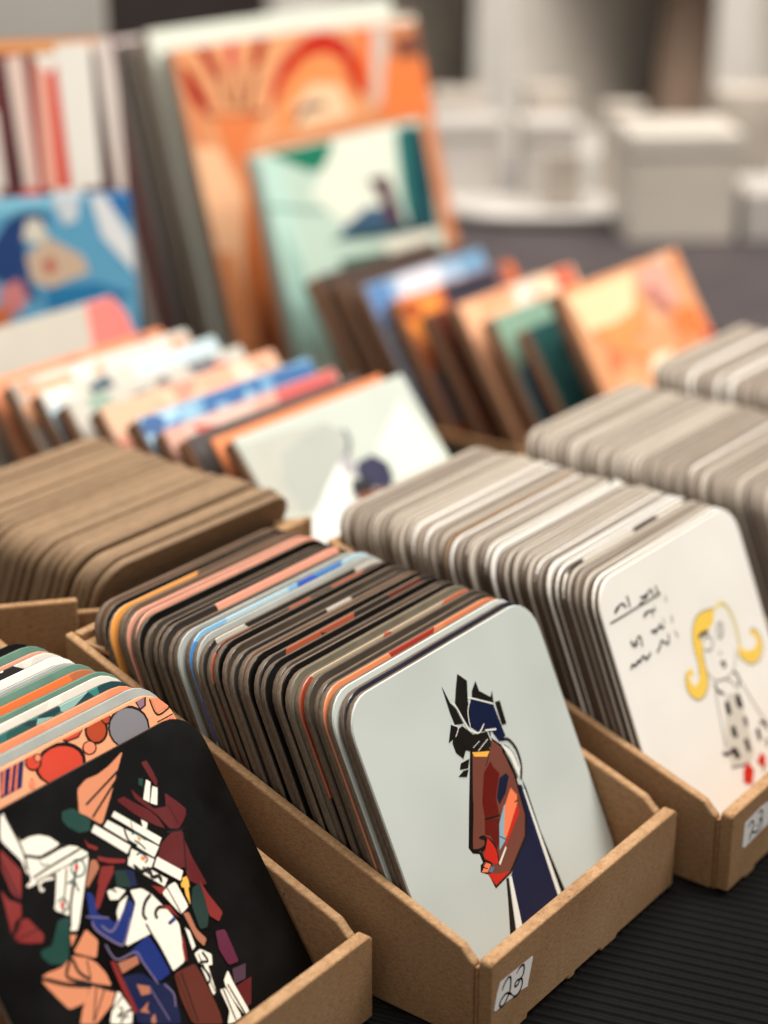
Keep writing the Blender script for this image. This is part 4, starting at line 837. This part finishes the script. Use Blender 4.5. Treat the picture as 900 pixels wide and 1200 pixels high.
# white tile in front of the left-hand row
tile('picture_tile', 16.5, 24.61, 9.25, 38, TW, TW, .8, '#bcc3b9', 'white tile with a small dark-haired figure, leaning at the front of the left tile row', 'tile', 'square picture tiles', FIGTILE)
def busy(w, h, cols, n, seed, lo=.62):
    r = random.Random(seed); out = []
    for i in range(n):
        cx, cy, s = r.uniform(.03, .97), r.uniform(lo, .99), r.uniform(.04, .11); a0 = r.uniform(0, 6.28); k = r.choice((3, 4, 5))
        out.append(('p', r.choice(cols), [((cx+s*r.uniform(.6, 1.3)*math.cos(a0+6.283*q/k))*w, (cy+s*.8*r.uniform(.6, 1.3)*math.sin(a0+6.283*q/k))*h) for q in range(k)]))
    return out
BUSY = {'#6f9dbe': ['#4f7cae', '#8fb4cc', '#c4d0d4', '#3c6090'], '#d4ae90': ['#e0b89c', '#cf8f7a', '#e8d0b8', '#b86a58'], '#bdb9ae': ['#6c6a70', '#8aa090', '#b8503c', '#d8d4c8', '#4c5a64', '#8c4a48', '#b0c4c8'],
    '#b9cdd2': ['#40525c', '#d8dcd8', '#8fb0bc', '#7a8a90', '#e0d8cc'], '#cfa090': ['#d8b4a4', '#b85a54', '#e0c4b4'], '#d88a60': ['#c8744c', '#e0a27a', '#a85a3c'], '#cfcbc2': ['#d8d4cc', '#c8885c', '#a8a49c'],
    '#7fa08c': ['#5c8074', '#a0b8a4', '#2f5a58'], '#eeb48c': ['#e09870', '#f0d0b0', '#d08060'], '#5c2a20': ['#7c3c2a', '#3c1c18', '#94503a'], '#c9683c': ['#e08a4c', '#a04c2c', '#6a7480'], '#94acc4': ['#b8ccdc', '#7090b0', '#d4d4dc'],
    '#2f5a58': ['#1f4244', '#4a7a74']}
lf = [ # x, ytop, ztop, thickness, face, art, label   (front to back)
 (25.95, 8.95, .35, '#e08a5c', None, 'thin orange-edged tile right behind the white figure tile'),
 (27.3, 8.75, .9, '#4a4442', None, 'dark grey tile second behind the white figure tile'),
 (28.75, 8.75, .9, '#cfa090', [('p', '#cfb2a6', [(.1, .9), (.45, .9), (.5, 1), (.1, 1)]), ('p', '#c05a58', [(.62, .92), (.95, .9), (1, 1), (.62, 1)])], 'pink and red tile between the dark grey and the blue tiles'),
 (30.3, 8.98, 1.0, '#6f9dbe', [('p', '#3f6a9c', [(.3, .8), (.6, .85), (.7, 1), (.35, 1)]), ('p', '#a8cbe0', [(0, .75), (.2, .8), (.2, 1), (0, 1)]), ('p', '#3c6496', [(.72, .88), (.95, .85), (1, .97), (.75, 1)])], 'sky blue tile in the left tile row'),
 (32.7, 8.95, 1.0, '#d4ae90', [('p', '#e8a88c', [(.5, .9), (.9, .9), (1, 1), (.55, 1)]), ('p', '#dfa0a0', [(0, 0), (.12, .3), (.1, .8), (0, .8)])], 'peach tile behind the sky blue one'),
 (34.7, 8.85, 1.0, '#bdb9ae', [('p', '#6c6a70', [(.3, .85), (.4, .85), (.42, .95), (.32, .95)]), ('p', '#8aa090', [(.1, .8), (.25, .85), (.2, 1), (.1, 1)]), ('p', '#c4503c', [(.75, .88), (.85, .88), (.85, .96), (.75, .96)]), ('p', '#7c5050', [(.45, .84), (.55, .88), (.52, .98), (.46, .96)])], 'whitish tile with scattered grey, green and red spots'),
 (36.6, 8.95, 1.0, '#b9cdd2', [('p', '#c4c0b4', [(.1, .85), (.5, .85), (.5, 1), (.1, 1)]), ('p', '#40525c', [(0, .6), (.1, .6), (.12, .9), (0, .9)])], 'blue-grey tile behind the spotted whitish one'),
 (38.5, 9.0, 1.0, '#cfcbc2', [('p', '#d89a70', [(0, .8), (.5, .8), (.48, .97), (0, .97)])], 'white tile with an orange left half, in front of the orange tile'),
 (40.3, 8.75, 1.0, '#d88a60', None, 'orange tile near the back of the left tile row'),
 (43.2, 10.1, 1.3, '#b4aea2', [('p', '#d9726a', [(.76, .45), (1, .45), (1, 1), (.80, 1), (.74, .8)])], 'cream tile with a pink right end, last of the left tile row'),
]
for yt, zt, t, fc, art, lab in lf:
    tile('picture_tile', 16.5+rnd.uniform(-.15, .15), yt, zt, 36 if t < 1.2 else 30, TW, TW, t, fc, lab, 'tile', 'square picture tiles', (fr(TW, TW, art) if art else [])+(busy(TW, TW, BUSY[fc], 16, int(yt*10)) if fc in BUSY else []) or None)
rt_ = [
 (27.59, 7.49, 1.0, '#2f5a58', None, 'dark teal tile hidden directly behind the orange flower tile'),
 (29.84, 7.74, 1.0, '#7fa08c', [('p', '#1f6a8c', [(0, .2), (.12, .2), (.12, .75), (0, .7)]), ('p', '#274a44', [(.45, .86), (.9, .84), (.92, .97), (.5, .98)])], 'sage green tile with a blue streak, right tile row'),
 (32.14, 8.08, 1.1, '#eeb48c', [('p', '#e8d8c8', [(.4, .85), (.7, .85), (.7, 1), (.45, 1)]), ('p', '#c8503c', [(.8, .86), (.95, .86), (.97, 1), (.82, 1)])], 'peach tile with a red spot, right tile row'),
 (33.95, 7.34, 1.1, '#5c2a20', [('p', '#2c2a32', [(.1, .85), (.9, .8), (.9, 1), (.1, 1)]), ('p', '#d4cabc', [(.6, .9), (.95, .9), (.95, 1), (.6, 1)])], 'dark maroon tile between the peach and orange tiles'),
 (36.48, 7.67, 1.2, '#c9683c', [('p', '#e88c3c', [(0, .8), (.3, .8), (.3, 1), (0, 1)]), ('p', '#33313c', [(.35, .82), (.9, .8), (.9, 1), (.35, 1)]), ('p', '#6a7480', [(0, .3), (.15, .3), (.15, .6), (0, .6)])], 'rusty orange tile in front of the pale blue one'),
 (38.76, 8.1, 1.0, '#94acc4', [('p', '#587fae', [(0, .75), (.18, .75), (.18, 1), (0, 1)]), ('p', '#d4d4dc', [(.25, .85), (.6, .85), (.6, 1), (.25, 1)]), ('p', '#6c94b4', [(.75, .85), (1, .85), (1, 1), (.78, 1)])], 'pale blue tile in the right tile row'),
 (40.46, 8.14, 1.3, '#4a3a34', None, 'brown-sided tile directly behind the pale blue one'),
 (42.26, 8.17, 1.3, '#443832', None, 'brown-sided tile last in the right row, in front of the teal panel'),
]
tile('picture_tile', 43.5, 25.57, 9.86, 30.8, 12.5, 11.8, 1.0, '#dd9c70', 'orange and cream flower-like tile standing tallest at the front of the right tile row', 'tile', 'square picture tiles', busy(12.5, 11.8, ['#e2ab84', '#d88c5c', '#e8bc98', '#cf7c54'], 26, 5, .05)+FLOWER)
for yt, zt, t, fc, art, lab in rt_:
    tile('picture_tile', 43.5+rnd.uniform(-.1, .1), yt, zt, 31.5, TW, TW*.97, t, fc, lab, 'tile', 'square picture tiles', (fr(TW, TW*.97, art) if art else [])+(busy(TW, TW*.97, BUSY[fc], 12, int(yt*10), .3) if fc in BUSY else []) or None)
# low trays that hold the tiles
for x0, lab in ((15.9, 'low cardboard tray under the left row of picture tiles'), (42.9, 'low cardboard tray under the right row of picture tiles')):
    r = empty('tile_tray', (x0, 15.4, 0)); tag(r, lab, 'tray', 'cardboard trays of tiles')
    for nm, a in (('front_panel', (0, 13, 0, .35, 0, .6)), ('back_panel', (0, 13, 27, 27.35, 0, 1.2)), ('side_panel', (0, .35, .36, 26.99, 0, .6)), ('side_panel', (12.65, 13, .36, 26.99, 0, .6)), ('base', (.36, 12.64, .36, 26.99, .02, .25))):
        bm = bmesh.new(); box_bm(bm, *a, bev=.06); link_mesh(nm, bm, CARD, r)

# large panels at the back
GREYEDGE = noisy('panel_edge_grey', '#8a8276', '#a0988a', 200, .7, .3, vary=.2)
PEG = 'tall picture panels'
tile('canvas', 43.5, 53.4, 20.2, 14.68, 24.3, 20.9, 1.0, '#d2865a', 'large orange panel with a red arch and red feather strokes, behind the teal panel', 'panel', PEG, ORANGE, GREYEDGE)
yy = 53.6
cols = [('#d9dccf', 'pale-topped panel directly behind the large orange panel', 21.2), ('#8d8072', 'grey-brown panel second behind the large orange panel', 20.3), ('#5a544e', 'dark grey panel third behind the large orange panel', 20.4),
        ('#a99a94', 'light mauve-grey panel fourth behind the large orange panel', 20.0), ('#7a3634', 'dull red panel fifth behind the large orange panel', 19.8), ('#c9bcb6', 'pale pinkish panel sixth behind the large orange panel', 20.0),
        ('#4c4248', 'dark plum panel seventh behind the large orange panel', 19.4), ('#b8aaa6', 'light grey panel eighth behind the large orange panel', 19.6), ('#8c4a48', 'reddish panel ninth behind the large orange panel', 19.2), ('#cfc4c0', 'whitish panel farthest behind the large orange panel', 19.4)]
for fc, lab, zt in cols:
    yy += .98+rnd.uniform(-.05, .12)
    tile('canvas', 43.5+rnd.uniform(-.25, .25), yy+.55, zt, 14.3, 24, zt/math.cos(math.radians(14.3)), .75, fc, lab, 'panel', PEG, None, noisy('panel_edge_brown', '#847a6e', '#968c80', 50, .7) if zt > 21 else noisy('panel_edge_'+fc[1:], fc, fc, 50, .7, .3))
tile('canvas', 43.8, 47.0, 14.65, 14.7, 16.2, 15.14, 1.0, '#bfd6c8', 'teal and cream panel standing in front of the large orange panel', 'panel', PEG, TEALART, noisy('panel_edge_pale', '#9ab0a6', '#a8bcb0', 50, .6))
def yawed(name, TL, phi, rz, w, h, t, fc, label, art):
    r = math.radians(rz); p = math.radians(phi)
    ux = Vector((math.cos(r), math.sin(r), 0)); bk = Vector((-math.sin(r), math.cos(r), 0))
    uv = bk*math.sin(p)+Vector((0, 0, math.cos(p)))
    b = tile(name, 0, 0, 0, phi, w, h, t, fc, label, 'panel', PEG, art, GREYEDGE)
    b.location = (Vector(TL)+ux*w/2-uv*h)*S
    b.rotation_mode = 'XYZ'; b.rotation_euler = (-p, 0, r)
    return b
yawed('canvas', (16.52, 61.59, 22.27), 15, -36, 22, 23.0, 1.0, '#6a2a2c', 'panel with white, red and black vertical stripes at the far left', [('p', c, [(a, 0), (b_, 0), (b_-1.0, 22.2), (a-1.0, 22.2)]) for a, b_, c in ((.6, 1.6, '#d8d0c8'), (2.3, 3.0, '#c8301f'), (3.6, 5.4, '#e0dcd2'), (6.2, 6.9, '#3a1c20'), (7.4, 8.6, '#d8c0b4'), (9.2, 10.2, '#c8301f'), (11.0, 12.6, '#e0dcd2'), (13.4, 14.0, '#3a1c20'), (14.8, 15.8, '#d8c0b4'), (17.0, 18.0, '#c8301f'), (18.6, 20.2, '#e0dcd2'))]+STRIPE)
yawed('canvas', (17.83, 51.77, 15.27), 12, -36, 14.5, 15.5, 1.0, '#5aa0c4', 'blue panel with a pale rounded shape, leaning before the striped panel', BLUEART)

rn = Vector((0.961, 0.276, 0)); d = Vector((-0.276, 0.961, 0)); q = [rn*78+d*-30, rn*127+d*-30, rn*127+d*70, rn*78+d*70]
bm = bmesh.new(); prism_bm(bm, [(p.x, p.y) for p in q], 'xy', .005, .25, .05)  # added sheet, its mauve-grey stands in for the table's grazing sheen
tag(link_mesh('table_sheen_sheet', bm, noisy('table_sheen_grey', '#352e30', '#433b3d', 30, .6, .4)), 'added dark mauve-grey sheet imitating the sheen on the far end of the black table', 'sheet')

# ------------------------------------------------------------------ white shelving behind, and white things on the table edge
def shelf():
    r = empty('shelf_unit', (150, 86, -75)); tag(r, 'tall white cubby shelf with dark compartments standing behind the table', 'shelf')
    posts = [(67.9, 72.7), (99.6, 105.3), (132.5, 138.2), (35.0, 40.7), (2, 7.7)]
    for a, b_ in posts:
        bm = bmesh.new(); box_bm(bm, 0, 39, a-86, b_-86, 0, 150, .15); link_mesh('upright', bm, WHITEP, r)
    for z in (0, 33, 66, 105, 144):
        for (a0, a1), (b0, b1) in zip(sorted(posts), sorted(posts)[1:]):
            bm = bmesh.new(); box_bm(bm, .3, 38.8, a1-86+.02, b0-86-.02, z, z+3.5, .1); link_mesh('shelf_board', bm, WHITEP, r)
    bm = bmesh.new(); box_bm(bm, 39.1, 39.8, 2-86, 138-86, 0, 150); link_mesh('back_board', bm, noisy('shelf_back', '#2b2422', '#352d2a', 10, .9), r)
shelf()
def lathe(name, prof, loc, mat, label, cat, n=40):
    bm = bmesh.new(); R = []
    for r, z in prof: R.append([bm.verts.new(Vector((loc[0]+r*math.cos(2*math.pi*i/n), loc[1]+r*math.sin(2*math.pi*i/n), loc[2]+z))*S) for i in range(n)])
    for a, b in zip(R, R[1:]):
        for i in range(n): bm.faces.new((a[i], a[(i+1) % n], b[(i+1) % n], b[i])).smooth = True
    bm.faces.new(R[0][::-1]); bm.faces.new(R[-1])
    o = link_mesh(name, bm, mat); return tag(o, label, cat)
lathe('vase', [(4.6, 0), (5.0, 1), (4.8, 8), (4.2, 15), (3.4, 18.5), (2.6, 19.5), (2.2, 19.3), (2.2, 17)], (172, 86.5, -5.45), noisy('vase_clay', '#8a7464', '#9a8474', 60, .6), 'blurred brownish tapered vase inside the right shelf compartment', 'vase')
TRAYM = noisy('tray_white', '#aea8a2', '#bbb5af', 30, .4, .5)
def lowtray():
    bm = bmesh.new(); c = Vector((98.5, 62, 0)); d = Vector((.61, -.79, 0)); e = Vector((.79, .61, 0)); n = 48
    prof = [(0.90, 0.0), (1.0, .5), (1.03, 1.5), (1.0, .6), (.95, .8), (.9, .5)]
    R = [[bm.verts.new((c+d*(9.5*k*math.copysign(abs(math.cos(t))**.7, math.cos(t)))+e*(8*k*math.copysign(abs(math.sin(t))**.7, math.sin(t)))+Vector((0, 0, z+.26)))*S) for t in [2*math.pi*i/n for i in range(n)]] for k, z in prof]
    for a, b in zip(R, R[1:]):
        for i in range(n): bm.faces.new((a[i], a[(i+1) % n], b[(i+1) % n], b[i])).smooth = True
    bm.faces.new(R[0][::-1]); bm.faces.new(R[-1]); bmesh.ops.recalc_face_normals(bm, faces=bm.faces[:])
    tag(link_mesh('tray', bm, TRAYM), 'shallow white rounded tray near the back edge of the table', 'tray')
lowtray()
def carton(name, corner, d, w, dep, h, z, label, cat, lid=True, col=None):
    """upright carton: corner is its near left bottom corner, d the direction of its front"""
    a = math.atan2(d[1], d[0]); r = empty(name, (corner[0], corner[1], z), a); tag(r, label, cat, 'white boxes at the back of the table')
    m = col or TRAYM
    bm = bmesh.new(); box_bm(bm, 0, w, 0, dep, 0, h*(.8 if lid else 1), .25); link_mesh('body', bm, m, r)
    if lid:
        bm = bmesh.new(); box_bm(bm, -.15, w+.15, -.15, dep+.15, h*.8+.01, h, .2); link_mesh('lid', bm, m, r)
D = (.66, -.75)
carton('carton', (94.5, 71.5), D, 6.5, 6, 7.2, .26, 'white carton at the left behind the round tray', 'box')
carton('carton', (98.5, 64.0), D, 5.0, 5, 6.8, .8, 'small white carton standing on the rounded tray', 'box')
for cx, cy, w_, d_, h_, lab in ((103.0, 66.5, 4.2, 3, 9.0, 'tall narrow white packet at the back of the rounded tray'), (96.0, 60.2, 3.2, 1.2, 5.0, 'thin white packet at the front of the rounded tray'), (104.5, 59.5, 3.6, 2.5, 8.0, 'white packet at the right end of the rounded tray'),
        (106.5, 49.5, 5.5, 4, 10.5, 'cream packet standing behind the white tub'), (100.2, 75.5, 5.0, 4, 8.6, 'cream packet standing behind the left white carton'), (112, 42.5, 6, 4, 8.5, 'cream packet behind the low carton at the right frame edge')):
    carton('packet', (cx, cy), (.66+rnd.uniform(-.2, .2), -.75), w_, d_, h_, .8 if 'tray' in lab else .26, lab, 'packet', False, noisy('packet_'+str(int(cx)), '#9c9186', '#c0b6aa', 25, .5))
carton('storage_tub', (91.1, 48.9), D, 8.9, 8, 9.0, .26, 'white tub right of the rounded tray, behind the right tile row', 'box', True, noisy('tub_plastic', '#bdb5aa', '#c9c1b6', 20, .35, .5))
carton('carton', (97.4, 41.6), D, 8, 7, 4.2, .26, 'low white carton at the right frame edge behind the tiles', 'box', False)
carton('backing_board', (46.1, 104.3), (.61, -.79), 30, 1.2, 26, 0, 'pale grey board standing behind the striped panel', 'board', False, noisy('board_grey', '#b0aca4', '#bcb8b0', 10, .7))
